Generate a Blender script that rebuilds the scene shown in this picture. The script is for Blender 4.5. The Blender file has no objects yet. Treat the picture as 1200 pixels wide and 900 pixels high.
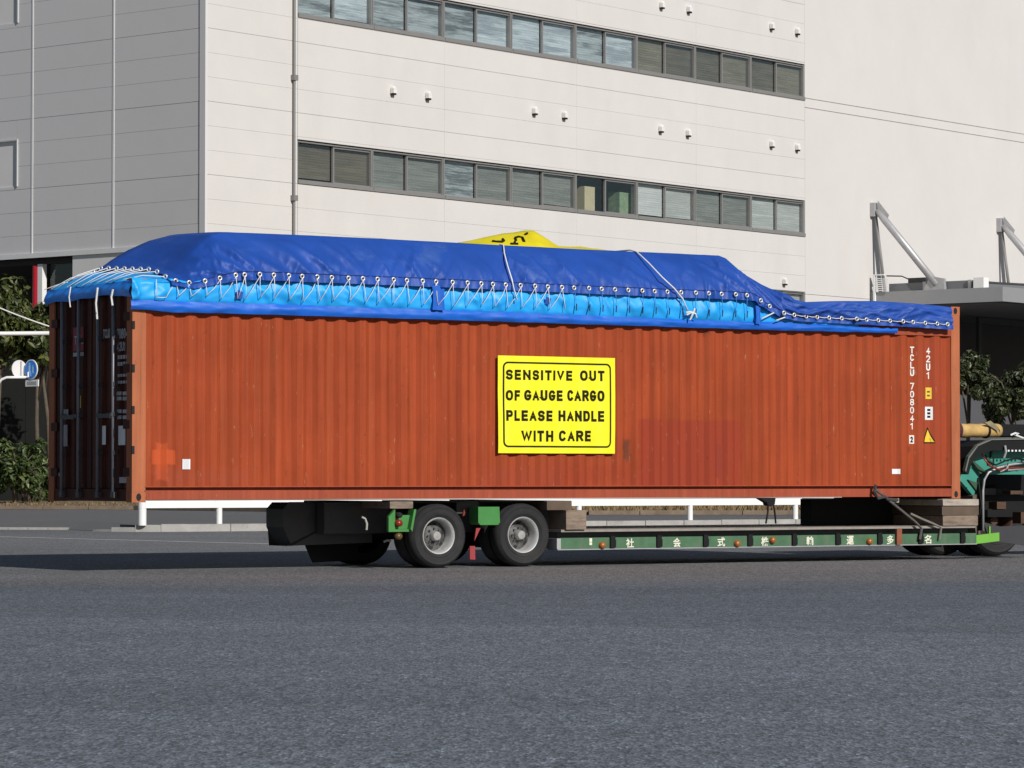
import bpy, math, random
from mathutils import Vector, Matrix, noise
R = random.Random(7)
SC = bpy.context.scene
COL = SC.collection

# ------------------------------------------------------------------ camera
FPX, HOR, H = 3733.0, 559.0, 1.11
PITCH = math.atan((HOR - 450) / FPX)
cam = bpy.data.cameras.new('camera')
cam.sensor_width = 36.0
cam.lens = FPX / 1200 * 36
cam.clip_start, cam.clip_end = 0.5, 3000
camo = bpy.data.objects.new('camera', cam)
COL.objects.link(camo)
camo.location = (0, 0, H)
camo.rotation_euler = (math.pi / 2 + PITCH, 0, 0)
SC.camera = camo

# ------------------------------------------------------------------ daylight
SUN_EL = math.radians(30)
SUN_H = Vector((-0.565, 0.825, 0)).normalized()          # horizontal travel of the light
w = bpy.data.worlds.new('World')
SC.world = w
w.use_nodes = True
nt = w.node_tree
sky = nt.nodes.new('ShaderNodeTexSky')
sky.sky_type = 'NISHITA'
sky.sun_disc = False
sky.sun_elevation = SUN_EL
sky.sun_rotation = math.atan2(-SUN_H.x, -SUN_H.y)
sky.air_density, sky.dust_density, sky.ozone_density = 1.0, 0.6, 1.2
bg = nt.nodes['Background']
nt.links.new(sky.outputs['Color'], bg.inputs['Color'])
bg.inputs['Strength'].default_value = 0.05
sl = bpy.data.lights.new('sun', 'SUN')
sl.energy = 4.1
sl.angle = math.radians(0.5)
sl.color = (1.0, 0.96, 0.905)
slo = bpy.data.objects.new('sun', sl)
COL.objects.link(slo)
sv = Vector((SUN_H.x * math.cos(SUN_EL), SUN_H.y * math.cos(SUN_EL), -math.sin(SUN_EL)))
slo.rotation_euler = sv.to_track_quat('-Z', 'Y').to_euler()
slo.location = (30, -30, 40)
SC.view_settings.view_transform = 'Standard'
SC.view_settings.look = 'None'
SC.view_settings.exposure = 0.0
SC.view_settings.gamma = 1.0

# ------------------------------------------------------------------ measuring from the photograph
def ray(x, y):
    a, b = (x - 600) / FPX, (450 - y) / FPX
    c, s = math.cos(PITCH), math.sin(PITCH)
    return Vector((a, c - b * s, s + b * c))
CAMP = Vector((0, 0, H))
def at_depth(x, y, d):
    r = ray(x, y)
    return CAMP + r * (d / r.y)
def on_z(x, y, z=0.0):
    r = ray(x, y)
    return CAMP + r * ((z - H) / r.z)
def on_plane(x, y, p0, n):
    r = ray(x, y)
    return CAMP + r * ((p0 - CAMP).dot(n) / r.dot(n))

TH = 0.5451
FC = Matrix.Translation((-4.3755, 36.678, 0)) @ Matrix.Rotation(TH, 4, 'Z')     # trailer + container frame: length, width, height
FCI = FC.inverted()
PH = math.radians(51.0)
BC = at_depth(240, 300, 125.0)
FB = Matrix.Translation((BC.x, BC.y, 0)) @ Matrix.Rotation(PH, 4, 'Z')          # warehouse frame: along the front, back along the side, height
FBI = FB.inverted()
FI = Matrix.Identity(4)
def F(x, y, wd=0.0):
    p0 = FC @ Vector((0, wd, 0))
    n = FC.to_3x3() @ Vector((0, 1, 0))
    q = FCI @ on_plane(x, y, p0, n)
    return q.x, q.z
def FE(x, y, l=0.0):
    q = FCI @ on_plane(x, y, FC @ Vector((l, 0, 0)), FC.to_3x3() @ Vector((1, 0, 0)))
    return q.y, q.z
def B(x, y, s=0.0):
    q = FBI @ on_plane(x, y, FB @ Vector((0, s, 0)), FB.to_3x3() @ Vector((0, 1, 0)))
    return q.x, q.z
def BL(x, y, t=0.0):
    q = FBI @ on_plane(x, y, FB @ Vector((t, 0, 0)), FB.to_3x3() @ Vector((1, 0, 0)))
    return q.y, q.z

# ------------------------------------------------------------------ materials
def mat(name, col, rough=0.6, var=0.12, scale=2.0, col2=None, mix_lo=0.55, mix_hi=0.75, mscale=1.0, mstretch=(1, 1, 1),
        bump=0.0, bscale=40.0, metal=0.0, spec=0.5, obj_coords=False, stretch=(1, 1, 1), detail=5.0):
    m = bpy.data.materials.new(name)
    m.use_nodes = True
    t = m.node_tree
    N, L = t.nodes, t.links
    p = N['Principled BSDF']
    p.inputs['Roughness'].default_value = rough
    p.inputs['Metallic'].default_value = metal
    p.inputs['Specular IOR Level'].default_value = spec
    if obj_coords:
        src = N.new('ShaderNodeTexCoord').outputs['Object']
    else:
        src = N.new('ShaderNodeNewGeometry').outputs['Position']
    def mapped(sc):
        mp = N.new('ShaderNodeMapping')
        mp.inputs['Scale'].default_value = sc
        L.new(src, mp.inputs['Vector'])
        return mp.outputs['Vector']
    n1 = N.new('ShaderNodeTexNoise')
    n1.inputs['Scale'].default_value = scale
    n1.inputs['Detail'].default_value = detail
    n1.inputs['Roughness'].default_value = 0.65
    L.new(mapped(stretch), n1.inputs['Vector'])
    mr = N.new('ShaderNodeMapRange')
    mr.inputs['From Min'].default_value, mr.inputs['From Max'].default_value = 0.25, 0.75
    mr.inputs['To Min'].default_value, mr.inputs['To Max'].default_value = 1 - var, 1 + var
    L.new(n1.outputs['Fac'], mr.inputs['Value'])
    vm = N.new('ShaderNodeVectorMath'); vm.operation = 'SCALE'
    rgb = N.new('ShaderNodeRGB'); rgb.outputs[0].default_value = (*col, 1)
    L.new(rgb.outputs[0], vm.inputs[0]); L.new(mr.outputs['Result'], vm.inputs['Scale'])
    out = vm.outputs['Vector']
    if col2 is not None:
        n2 = N.new('ShaderNodeTexNoise')
        n2.inputs['Scale'].default_value = mscale
        n2.inputs['Detail'].default_value = 6
        n2.inputs['Roughness'].default_value = 0.7
        L.new(mapped(mstretch), n2.inputs['Vector'])
        m2 = N.new('ShaderNodeMapRange')
        m2.inputs['From Min'].default_value, m2.inputs['From Max'].default_value = mix_lo, mix_hi
        L.new(n2.outputs['Fac'], m2.inputs['Value'])
        mx = N.new('ShaderNodeMix'); mx.data_type = 'RGBA'
        L.new(m2.outputs['Result'], mx.inputs['Factor'])
        L.new(out, mx.inputs['A']); mx.inputs['B'].default_value = (*col2, 1)
        out = mx.outputs['Result']
    L.new(out, p.inputs['Base Color'])
    if bump > 0:
        n3 = N.new('ShaderNodeTexNoise')
        n3.inputs['Scale'].default_value = bscale
        n3.inputs['Detail'].default_value = 4
        L.new(mapped(stretch), n3.inputs['Vector'])
        bp = N.new('ShaderNodeBump')
        bp.inputs['Strength'].default_value = bump
        bp.inputs['Distance'].default_value = 0.02
        L.new(n3.outputs['Fac'], bp.inputs['Height'])
        L.new(bp.outputs['Normal'], p.inputs['Normal'])
    m['out'] = 0
    return m

def asphalt_mat():
    m = bpy.data.materials.new('asphalt'); m.use_nodes = True
    t = m.node_tree; N, L = t.nodes, t.links
    p = N['Principled BSDF']; p.inputs['Roughness'].default_value = 0.85
    p.inputs['Specular IOR Level'].default_value = 0.25
    g = N.new('ShaderNodeNewGeometry').outputs['Position']
    def noi(sc, det=3, ro=0.6, st=(1, 1, 1)):
        mp = N.new('ShaderNodeMapping'); mp.inputs['Scale'].default_value = st; L.new(g, mp.inputs['Vector'])
        n = N.new('ShaderNodeTexNoise'); n.inputs['Scale'].default_value = sc; n.inputs['Detail'].default_value = det
        n.inputs['Roughness'].default_value = ro; L.new(mp.outputs['Vector'], n.inputs['Vector']); return n.outputs['Fac']
    def mrg(v, a, b, c, d):
        r = N.new('ShaderNodeMapRange'); L.new(v, r.inputs['Value'])
        for k, q in zip(('From Min', 'From Max', 'To Min', 'To Max'), (a, b, c, d)): r.inputs[k].default_value = q
        return r.outputs['Result']
    def mul(a, b):
        k = N.new('ShaderNodeMath'); k.operation = 'MULTIPLY'; L.new(a, k.inputs[0]); L.new(b, k.inputs[1]); return k.outputs[0]
    def vor(sc):
        v = N.new('ShaderNodeTexVoronoi'); v.inputs['Scale'].default_value = sc
        mp = N.new('ShaderNodeMapping'); mp.inputs['Scale'].default_value = (1, 0.3, 1); L.new(g, mp.inputs['Vector']); L.new(mp.outputs['Vector'], v.inputs['Vector'])
        c = N.new('ShaderNodeSeparateColor'); L.new(v.outputs['Color'], c.inputs['Color'])
        return v, c
    vo, c1 = vor(75); v2, c2 = vor(36)
    f = mul(mrg(c1.outputs[0], 0.0, 1.0, 0.6, 1.4), mrg(c1.outputs[1], 0.93, 1.0, 1.0, 1.7))
    f = mul(f, mrg(c2.outputs[0], 0.0, 1.0, 0.8, 1.2))
    f = mul(f, mrg(noi(0.35, 4, 0.6, (0.35, 1.5, 1)), 0.3, 0.7, 0.9, 1.1))
    f = mul(f, mrg(noi(5, 5, 0.7, (1, 0.4, 1)), 0.3, 0.7, 0.92, 1.08))
    f = mul(f, mrg(noi(0.07, 3, 0.5), 0.35, 0.65, 0.9, 1.1))
    sp_ = N.new('ShaderNodeSeparateXYZ'); L.new(g, sp_.inputs[0])
    def lin_(ax, ay, off, wob):
        a_ = N.new('ShaderNodeMath'); a_.operation = 'MULTIPLY_ADD'; L.new(sp_.outputs[0], a_.inputs[0]); a_.inputs[1].default_value = ax; a_.inputs[2].default_value = off
        b_ = N.new('ShaderNodeMath'); b_.operation = 'MULTIPLY_ADD'; L.new(sp_.outputs[1], b_.inputs[0]); b_.inputs[1].default_value = ay; L.new(a_.outputs[0], b_.inputs[2])
        c_ = N.new('ShaderNodeMath'); c_.operation = 'MULTIPLY_ADD'; L.new(noi(0.25, 3), c_.inputs[0]); c_.inputs[1].default_value = wob; L.new(b_.outputs[0], c_.inputs[2])
        return c_.outputs[0]
    # an older, browner strip along the kerb side and a darker resurfaced strip in front of it
    brown = mrg(lin_(-0.12, 1.0, -33.6, 2.0), 0.0, 1.6, 0.0, 1.0)
    strip = mul(mrg(lin_(0.35, 1.0, -24.6, 1.6), 0.0, 0.35, 0.0, 1.0), mrg(lin_(-0.12, 1.0, -33.6, 2.0), 0.0, 1.6, 1.0, 0.0))
    f = mul(f, mrg(strip, 0, 1, 1.0, 0.87))
    mxb = N.new('ShaderNodeMix'); mxb.data_type = 'RGBA'; L.new(brown, mxb.inputs['Factor'])
    mxb.inputs['A'].default_value = (0.138, 0.154, 0.177, 1); mxb.inputs['B'].default_value = (0.152, 0.153, 0.158, 1)
    class rgb: outputs = [mxb.outputs['Result']]
    vm = N.new('ShaderNodeVectorMath'); vm.operation = 'SCALE'; L.new(rgb.outputs[0], vm.inputs[0]); L.new(f, vm.inputs['Scale'])
    L.new(vm.outputs['Vector'], p.inputs['Base Color'])
    bp = N.new('ShaderNodeBump'); bp.inputs['Strength'].default_value = 0.5; bp.inputs['Distance'].default_value = 0.006
    L.new(vo.outputs['Distance'], bp.inputs['Height']); L.new(bp.outputs['Normal'], p.inputs['Normal'])
    return m

def leaf_mat(name, a, b, c):
    m = bpy.data.materials.new(name); m.use_nodes = True
    t = m.node_tree; N, L = t.nodes, t.links
    p = N['Principled BSDF']; p.inputs['Roughness'].default_value = 0.45
    g = N.new('ShaderNodeNewGeometry')
    cr = N.new('ShaderNodeValToRGB')
    cr.color_ramp.elements[0].color = (*a, 1); cr.color_ramp.elements[1].color = (*c, 1)
    e = cr.color_ramp.elements.new(0.55); e.color = (*b, 1)
    L.new(g.outputs['Random Per Island'], cr.inputs['Fac'])
    L.new(cr.outputs['Color'], p.inputs['Base Color'])
    tr = N.new('ShaderNodeBsdfTranslucent'); L.new(cr.outputs['Color'], tr.inputs['Color'])
    mx = N.new('ShaderNodeMixShader'); mx.inputs['Fac'].default_value = 0.22
    L.new(p.outputs[0], mx.inputs[1]); L.new(tr.outputs[0], mx.inputs[2])
    L.new(mx.outputs[0], N['Material Output'].inputs['Surface'])
    return m

def glass_mat(name, refl=0.5, tint=(0.75, 0.82, 0.83)):
    m = bpy.data.materials.new(name); m.use_nodes = True
    t = m.node_tree; N, L = t.nodes, t.links
    N.remove(N['Principled BSDF'])
    tr = N.new('ShaderNodeBsdfTransparent'); tr.inputs['Color'].default_value = (*tint, 1)
    gl = N.new('ShaderNodeBsdfGlossy'); gl.inputs['Roughness'].default_value = 0.03
    gl.inputs['Color'].default_value = (0.8, 0.9, 0.95, 1)
    lw = N.new('ShaderNodeLayerWeight'); lw.inputs['Blend'].default_value = 0.5
    pw_ = N.new('ShaderNodeMath'); pw_.operation = 'POWER'; pw_.inputs[1].default_value = 3.0
    L.new(lw.outputs['Facing'], pw_.inputs[0])
    k = N.new('ShaderNodeMath'); k.operation = 'MULTIPLY_ADD'; k.use_clamp = True
    k.inputs[1].default_value = 0.7; k.inputs[2].default_value = refl * 0.1
    L.new(pw_.outputs[0], k.inputs[0])
    mx = N.new('ShaderNodeMixShader')
    L.new(k.outputs[0], mx.inputs['Fac']); L.new(tr.outputs[0], mx.inputs[1]); L.new(gl.outputs[0], mx.inputs[2])
    L.new(mx.outputs[0], N['Material Output'].inputs['Surface'])
    return m

def container_mat(name, base, patches=(), rust=0.25, sheen=0.5):
    """weathered container paint in the container's own coordinates; patches: (l0, l1, z0, z1, colour, strength, fuzz)"""
    m = bpy.data.materials.new(name); m.use_nodes = True
    t = m.node_tree; N, L = t.nodes, t.links
    p = N['Principled BSDF']; p.inputs['Roughness'].default_value = sheen + 0.12
    p.inputs['Specular IOR Level'].default_value = 0.15
    src = N.new('ShaderNodeTexCoord').outputs['Object']
    sx = N.new('ShaderNodeSeparateXYZ'); L.new(src, sx.inputs[0])
    def math_(op, a, b=None, c=None, clamp=False):
        k = N.new('ShaderNodeMath'); k.operation = op; k.use_clamp = clamp
        for i, v in enumerate((a, b, c)):
            if v is None: continue
            if isinstance(v, (int, float)): k.inputs[i].default_value = v
            else: L.new(v, k.inputs[i])
        return k.outputs[0]
    def noi(sc, st=(1, 1, 1), det=5, ro=0.65):
        mp = N.new('ShaderNodeMapping'); mp.inputs['Scale'].default_value = st; L.new(src, mp.inputs['Vector'])
        n = N.new('ShaderNodeTexNoise'); n.inputs['Scale'].default_value = sc; n.inputs['Detail'].default_value = det
        n.inputs['Roughness'].default_value = ro; L.new(mp.outputs['Vector'], n.inputs['Vector']); return n.outputs['Fac']
    def mrg(v, a, b, c=0.0, d=1.0):
        r = N.new('ShaderNodeMapRange'); L.new(v, r.inputs['Value'])
        for k, q in zip(('From Min', 'From Max', 'To Min', 'To Max'), (a, b, c, d)): r.inputs[k].default_value = q
        return r.outputs['Result']
    def mix(fac, a, bcol):
        x = N.new('ShaderNodeMix'); x.data_type = 'RGBA'; L.new(fac, x.inputs['Factor']); L.new(a, x.inputs['A'])
        x.inputs['B'].default_value = (*bcol, 1); return x.outputs['Result']
    f = math_('MULTIPLY', mrg(noi(0.9), 0.3, 0.7, 0.86, 1.12), mrg(noi(3.0, (4, 1, 0.18)), 0.3, 0.7, 0.82, 1.16))
    rgb = N.new('ShaderNodeRGB'); rgb.outputs[0].default_value = (*base, 1)
    vm = N.new('ShaderNodeVectorMath'); vm.operation = 'SCALE'; L.new(rgb.outputs[0], vm.inputs[0]); L.new(f, vm.inputs['Scale'])
    out = vm.outputs['Vector']
    # chalky fading, long streaks, rust specks
    out = mix(mrg(noi(1.2, (6, 1, 0.3)), 0.56, 0.8, 0.0, 0.4), out, (0.38, 0.115, 0.045))
    out = mix(mrg(noi(1.7, (9, 1, 0.12), 6, 0.7), 0.60, 0.74, 0.0, 0.35), out, (0.16, 0.035, 0.016))
    for (l0, l1, z0, z1, c, st, fz) in patches:
        n = noi(7.0)
        def edge(v, lo, hi):
            a = math_('SUBTRACT', v, lo); b = math_('SUBTRACT', hi, v)
            return math_('MINIMUM', a, b)
        e = math_('MINIMUM', edge(sx.outputs[0], l0, l1), edge(sx.outputs[2], z0, z1))
        e = math_('ADD', e, math_('MULTIPLY', math_('SUBTRACT', n, 0.5), fz))
        out = mix(math_('MULTIPLY', mrg(e, 0.0, max(0.01, fz * 0.35)), st), out, c)
    out = mix(mrg(noi(9.0, (1, 1, 0.6), 8, 0.75), 0.615, 0.68, 0.0, rust), out, (0.09, 0.035, 0.018))
    out = mix(mrg(noi(14.0, (1.5, 1, 0.35), 6, 0.7), 0.645, 0.69, 0.0, 0.45), out, (0.45, 0.26, 0.17))
    L.new(out, p.inputs['Base Color'])
    bp = N.new('ShaderNodeBump'); bp.inputs['Strength'].default_value = 0.12; bp.inputs['Distance'].default_value = 0.02
    L.new(noi(6.0, (1, 1, 0.5)), bp.inputs['Height']); L.new(bp.outputs['Normal'], p.inputs['Normal'])
    return m

# ------------------------------------------------------------------ mesh helpers
class MB:
    def __init__(s): s.v, s.f = [], []
    def add(s, vs, fs):
        o = len(s.v); s.v += [tuple(q) for q in vs]; s.f += [tuple(i + o for i in q) for q in fs]; return s
    def box(s, x0, x1, y0, y1, z0, z1):
        vs = [(x, y, z) for z in (z0, z1) for y in (y0, y1) for x in (x0, x1)]
        return s.add(vs, [(0, 2, 3, 1), (4, 5, 7, 6), (0, 1, 5, 4), (2, 6, 7, 3), (0, 4, 6, 2), (1, 3, 7, 5)])
    def obox(s, p, q, wx, wy, up=(0, 0, 1)):
        """bar with a rectangular section from p to q"""
        p, q = Vector(p), Vector(q); d = (q - p).normalized(); up = Vector(up)
        a = d.cross(up)
        a = a.normalized() if a.length > 1e-5 else Vector((1, 0, 0))
        b = a.cross(d).normalized()
        vs = [e + a * (i * wx / 2) + b * (j * wy / 2) for e in (p, q) for i, j in ((-1, -1), (1, -1), (1, 1), (-1, 1))]
        return s.add(vs, [(3, 2, 1, 0), (4, 5, 6, 7), (0, 1, 5, 4), (1, 2, 6, 5), (2, 3, 7, 6), (3, 0, 4, 7)])
    def tube(s, pts, r, n=8, caps=True):
        pts = [Vector(p) for p in pts]; rs = r if isinstance(r, (list, tuple)) else [r] * len(pts)
        rings = []
        up = Vector((0.13, 0.31, 0.94))
        for i, p in enumerate(pts):
            d = (pts[min(i + 1, len(pts) - 1)] - pts[max(i - 1, 0)])
            d = d.normalized() if d.length > 1e-9 else Vector((0, 0, 1))
            a = d.cross(up)
            if a.length < 0.05: a = d.cross(Vector((1, 0, 0)))
            a.normalize(); b = d.cross(a)
            rings.append([p + (a * math.cos(k * 2 * math.pi / n) + b * math.sin(k * 2 * math.pi / n)) * rs[i] for k in range(n)])
        vs = [q for rg in rings for q in rg]; fs = []
        for i in range(len(pts) - 1):
            for k in range(n):
                k2 = (k + 1) % n
                fs.append((i * n + k, i * n + k2, (i + 1) * n + k2, (i + 1) * n + k))
        if caps:
            fs.append(tuple(range(n - 1, -1, -1))); fs.append(tuple(range((len(pts) - 1) * n, len(pts) * n)))
        return s.add(vs, fs)
    def lathe(s, prof, c, n=32, axis=1, close=False):
        """prof: (radius, offset along axis); axis 1 = width"""
        vs = []
        for (r, o) in prof:
            for k in range(n):
                a = 2 * math.pi * k / n
                if axis == 1: vs.append((c[0] + r * math.cos(a), c[1] + o, c[2] + r * math.sin(a)))
                elif axis == 2: vs.append((c[0] + r * math.cos(a), c[1] + r * math.sin(a), c[2] + o))
                else: vs.append((c[0] + o, c[1] + r * math.cos(a), c[2] + r * math.sin(a)))
        fs = []
        for i in range(len(prof) - 1):
            for k in range(n):
                k2 = (k + 1) % n
                fs.append((i * n + k, i * n + k2, (i + 1) * n + k2, (i + 1) * n + k))
        return s.add(vs, fs)
    def prism(s, poly, o, a, b, thick):
        """polygon (in a, b) extruded by vector thick"""
        o, a, b, th = Vector(o), Vector(a), Vector(b), Vector(thick)
        n = len(poly)
        vs = [o + a * p[0] + b * p[1] for p in poly]; vs += [q + th for q in vs]
        fs = [tuple(range(n)), tuple(range(2 * n - 1, n - 1, -1))]
        fs += [(i, i + n, (i + 1) % n + n, (i + 1) % n) for i in range(n)]
        return s.add(vs, fs)
    def grid(s, rows):
        n = len(rows[0]); vs = [q for r in rows for q in r]; fs = []
        for i in range(len(rows) - 1):
            for j in range(n - 1):
                fs.append((i * n + j, i * n + j + 1, (i + 1) * n + j + 1, (i + 1) * n + j))
        return s.add(vs, fs)
    def mesh(s, name, m, smooth=False, off=(0, 0, 0), angle=None):
        me = bpy.data.meshes.new(name)
        ox, oy, oz = off
        me.from_pydata([(x - ox, y - oy, z - oz) for x, y, z in s.v], [], s.f)
        me.materials.append(m)
        if smooth: me.polygons.foreach_set('use_smooth', [True] * len(me.polygons))
        me.update()
        if angle:
            import bmesh
            bm = bmesh.new(); bm.from_mesh(me)
            bmesh.ops.recalc_face_normals(bm, faces=bm.faces)
            for e in bm.edges:
                e.smooth = not (len(e.link_faces) == 2 and e.calc_face_angle(0) > math.radians(angle))
            bm.to_mesh(me); bm.free()
        return me

def tag(o, label=None, cat=None, group=None, kind=None):
    if label: o['label'] = label
    if cat: o['category'] = cat
    if group: o['group'] = group
    if kind: o['kind'] = kind
    return o

class Thing:
    """an Empty at the thing's base that parents its parts; all shapes are given in the frame's coordinates"""
    def __init__(s, name, label, cat, frame, base, group=None):
        s.o = bpy.data.objects.new(name, None); COL.objects.link(s.o)
        s.o.empty_display_size = 0.2
        s.off = Vector(base); s.o.matrix_world = frame @ Matrix.Translation(s.off)
        tag(s.o, label, cat, group)
    def part(s, name, mb, m, parent=None, label=None, smooth=False, kind=None, angle=None):
        me = mb.mesh(name, m, smooth, s.off, angle) if isinstance(mb, MB) else mb
        if not isinstance(mb, MB):
            pass
        o = bpy.data.objects.new(name, me); COL.objects.link(o); o.parent = parent or s.o
        if label: o['label'] = label
        if kind: o['kind'] = kind
        return o
    def put(s, name, me, loc, parent=None):
        """a piece that shares mesh data; loc in frame coordinates"""
        o = bpy.data.objects.new(name, me); COL.objects.link(o); o.parent = parent or s.o
        o.location = Vector(loc) - s.off
        return o

def solo(name, mb, m, frame, label, cat, group=None, smooth=False, kind=None, angle=None):
    xs, ys, zs = zip(*mb.v)
    c = Vector(((min(xs) + max(xs)) / 2, (min(ys) + max(ys)) / 2, min(zs)))
    o = bpy.data.objects.new(name, mb.mesh(name, m, smooth, c, angle)); COL.objects.link(o)
    o.matrix_world = frame @ Matrix.Translation(c)
    return tag(o, label, cat, group, kind)

def copy_tree(o, parent=None):
    c = o.copy(); COL.objects.link(c)
    if parent: c.parent = parent
    for ch in list(o.children): copy_tree(ch, c)
    return c

def text_mb(body, o, a, b, wd, ht, thick=0.002, bold=0.0, slant=0):
    """lettering fitted to a rectangle: o lower left corner, a right, b up"""
    cu = bpy.data.curves.new('lettering', 'FONT'); cu.body = body; cu.size = 1.0
    cu.offset = bold; cu.resolution_u = 3
    ob = bpy.data.objects.new('lettering', cu); COL.objects.link(ob)
    dg = bpy.context.evaluated_depsgraph_get()
    me = bpy.data.meshes.new_from_object(ob.evaluated_get(dg))
    bpy.data.objects.remove(ob); bpy.data.curves.remove(cu)
    mb = MB()
    if not me.vertices: return mb
    xs = [v.co.x for v in me.vertices]; ys = [v.co.y for v in me.vertices]
    x0, x1, y0, y1 = min(xs), max(xs), min(ys), max(ys)
    o, a, b = Vector(o), Vector(a), Vector(b)
    n = a.cross(b).normalized() * thick
    vs = []
    for v in me.vertices:
        u, q = (v.co.x - x0) / max(1e-6, x1 - x0), (v.co.y - y0) / max(1e-6, y1 - y0)
        vs.append(o + a * (u * wd) + b * (q * ht) + n)
    mb.add(vs, [tuple(p.vertices) for p in me.polygons])
    bpy.data.meshes.remove(me)
    return mb

def arc(cx_, cy_, rx, ry, a0, a1, n=8, p=2.4):
    out = []
    for i in range(n + 1):
        a = math.radians(a0 + (a1 - a0) * i / n); c, q = math.cos(a), math.sin(a)
        out.append((cx_ + rx * math.copysign(abs(c) ** (2 / p), c), cy_ + ry * math.copysign(abs(q) ** (2 / p), q)))
    return out
GLYPH = {
 'S': (.62, [arc(.5, .75, .5, .25, 20, 270, 10) + arc(.5, .25, .5, .25, 90, -160, 10)[1:]]),
 'E': (.58, [[(0, 0), (0, 1)], [(0, 1), (1, 1)], [(0, .51), (.92, .51)], [(0, 0), (1, 0)]]), 'F': (.55, [[(0, 0), (0, 1)], [(0, 1), (1, 1)], [(0, .5), (.88, .5)]]),
 'N': (.66, [[(0, 0), (0, 1)], [(0, 1), (1, 0)], [(1, 0), (1, 1)]]), 'H': (.66, [[(0, 0), (0, 1)], [(1, 0), (1, 1)], [(0, .51), (1, .51)]]),
 'I': (.22, [[(0.5, 0), (0.5, 1)]]), 'T': (.6, [[(0, 1), (1, 1)], [(.5, 0), (.5, 1)]]), 'V': (.64, [[(0, 1), (.5, 0), (1, 1)]]),
 'W': (.9, [[(0, 1), (.25, 0), (.5, .95), (.75, 0), (1, 1)]]), 'O': (.7, [arc(.5, .5, .5, .5, 0, 360, 20)]), '0': (.58, [arc(.5, .5, .5, .5, 0, 360, 20, 2.8)]),
 'U': (.66, [[(0, 1), (0, .3)] + arc(.5, .3, .5, .3, 180, 360, 8) + [(1, 1)]]), 'C': (.66, [arc(.5, .5, .5, .5, 42, 318, 16)]),
 'G': (.7, [arc(.5, .5, .5, .5, 42, 330, 16) + [(1, .44)], [(.55, .44), (1, .44)]]), 'L': (.55, [[(0, 1), (0, 0)], [(0, 0), (1, 0)]]),
 'D': (.66, [[(0, 0), (0, 1)], [(0, 1), (.45, 1)] + arc(.45, .5, .55, .5, 90, -90, 10)[1:] + [(0, 0)]]),
 'P': (.62, [[(0, 0), (0, 1)], [(0, 1), (.6, 1)] + arc(.6, .735, .4, .265, 90, -90, 8)[1:] + [(0, .47)]]),
 'R': (.66, [[(0, 0), (0, 1)], [(0, 1), (.6, 1)] + arc(.6, .745, .4, .255, 90, -90, 8)[1:] + [(0, .49)], [(.55, .47), (1, 0)]]),
 'A': (.68, [[(0, 0), (.5, 1), (1, 0)], [(.2, .3), (.8, .3)]]), '7': (.56, [[(0, 1), (1, 1), (.35, 0)]]), '8': (.58, [arc(.5, .76, .46, .24, 0, 360, 14), arc(.5, .26, .5, .26, 0, 360, 14)]),
 '4': (.6, [[(.72, 0), (.72, 1), (0, .3), (1, .3)]]), '1': (.36, [[(.0, .78), (.65, 1), (.65, 0)]]), '2': (.58, [arc(.5, .72, .5, .28, 165, -35, 10) + [(0, 0)], [(0, 0), (1, 0)]])}
def stroke_text(body, o, a, b, wd, ht, t=0.245, gap=0.10, lift=0.001):
    """bold sans lettering built from strokes, fitted to a rectangle"""
    o, a, b = Vector(o), Vector(a), Vector(b); n = a.cross(b).normalized()
    tot = sum(GLYPH[c][0] for c in body) + gap * (len(body) - 1)
    sx = wd / tot; mb = MB(); x = 0.0; k = 0
    for ch in body:
        gw, lines = GLYPH[ch]
        for ln_ in lines:
            pts = [Vector((x * sx + (t / 2 + p[0] * (gw - t)) * sx, (t / 2 + p[1] * (1 - t)) * ht)) for p in ln_]
            closed = (pts[0] - pts[-1]).length < 1e-5
            if closed: pts = pts[:-1]
            m_ = len(pts); L_, R_ = [], []
            for i, p in enumerate(pts):
                d0 = (p - pts[i - 1]) if (i or closed) else (pts[1] - p)
                d1 = (pts[(i + 1) % m_] - p) if (i < m_ - 1 or closed) else d0
                d0, d1 = d0.normalized(), d1.normalized()
                n0, n1 = Vector((-d0.y, d0.x)), Vector((-d1.y, d1.x))
                mm = (n0 + n1); mm = mm.normalized() if mm.length > 1e-6 else n0
                h = t / 2 * ht / max(0.42, mm.dot(n0))
                q = p.copy()
                if not closed and i == 0: q = p - d1 * (t / 2 * ht)
                if not closed and i == m_ - 1: q = p + d0 * (t / 2 * ht)
                L_.append(q + mm * h); R_.append(q - mm * h)
            k += 1
            n2 = n * (lift + k * 0.00012)
            ends = m_ if closed else m_ - 1
            vs = []
            for q in L_ + R_:
                vs.append(o + a * min(max(q.x, 0), wd) + b * min(max(q.y, 0), ht) + n2)
            mb.add(vs, [(m_ + i, m_ + (i + 1) % m_, (i + 1) % m_, i) for i in range(ends)])
        x += gw + gap
    return mb

def pl(pts, x):
    if x <= pts[0][0]: return pts[0][1]
    for (a, b), (c, d) in zip(pts, pts[1:]):
        if x <= c: return b + (d - b) * (x - a) / (c - a)
    return pts[-1][1]
def nz(x, y=0.0, z=0.0): return noise.noise(Vector((x, y, z)))

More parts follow.
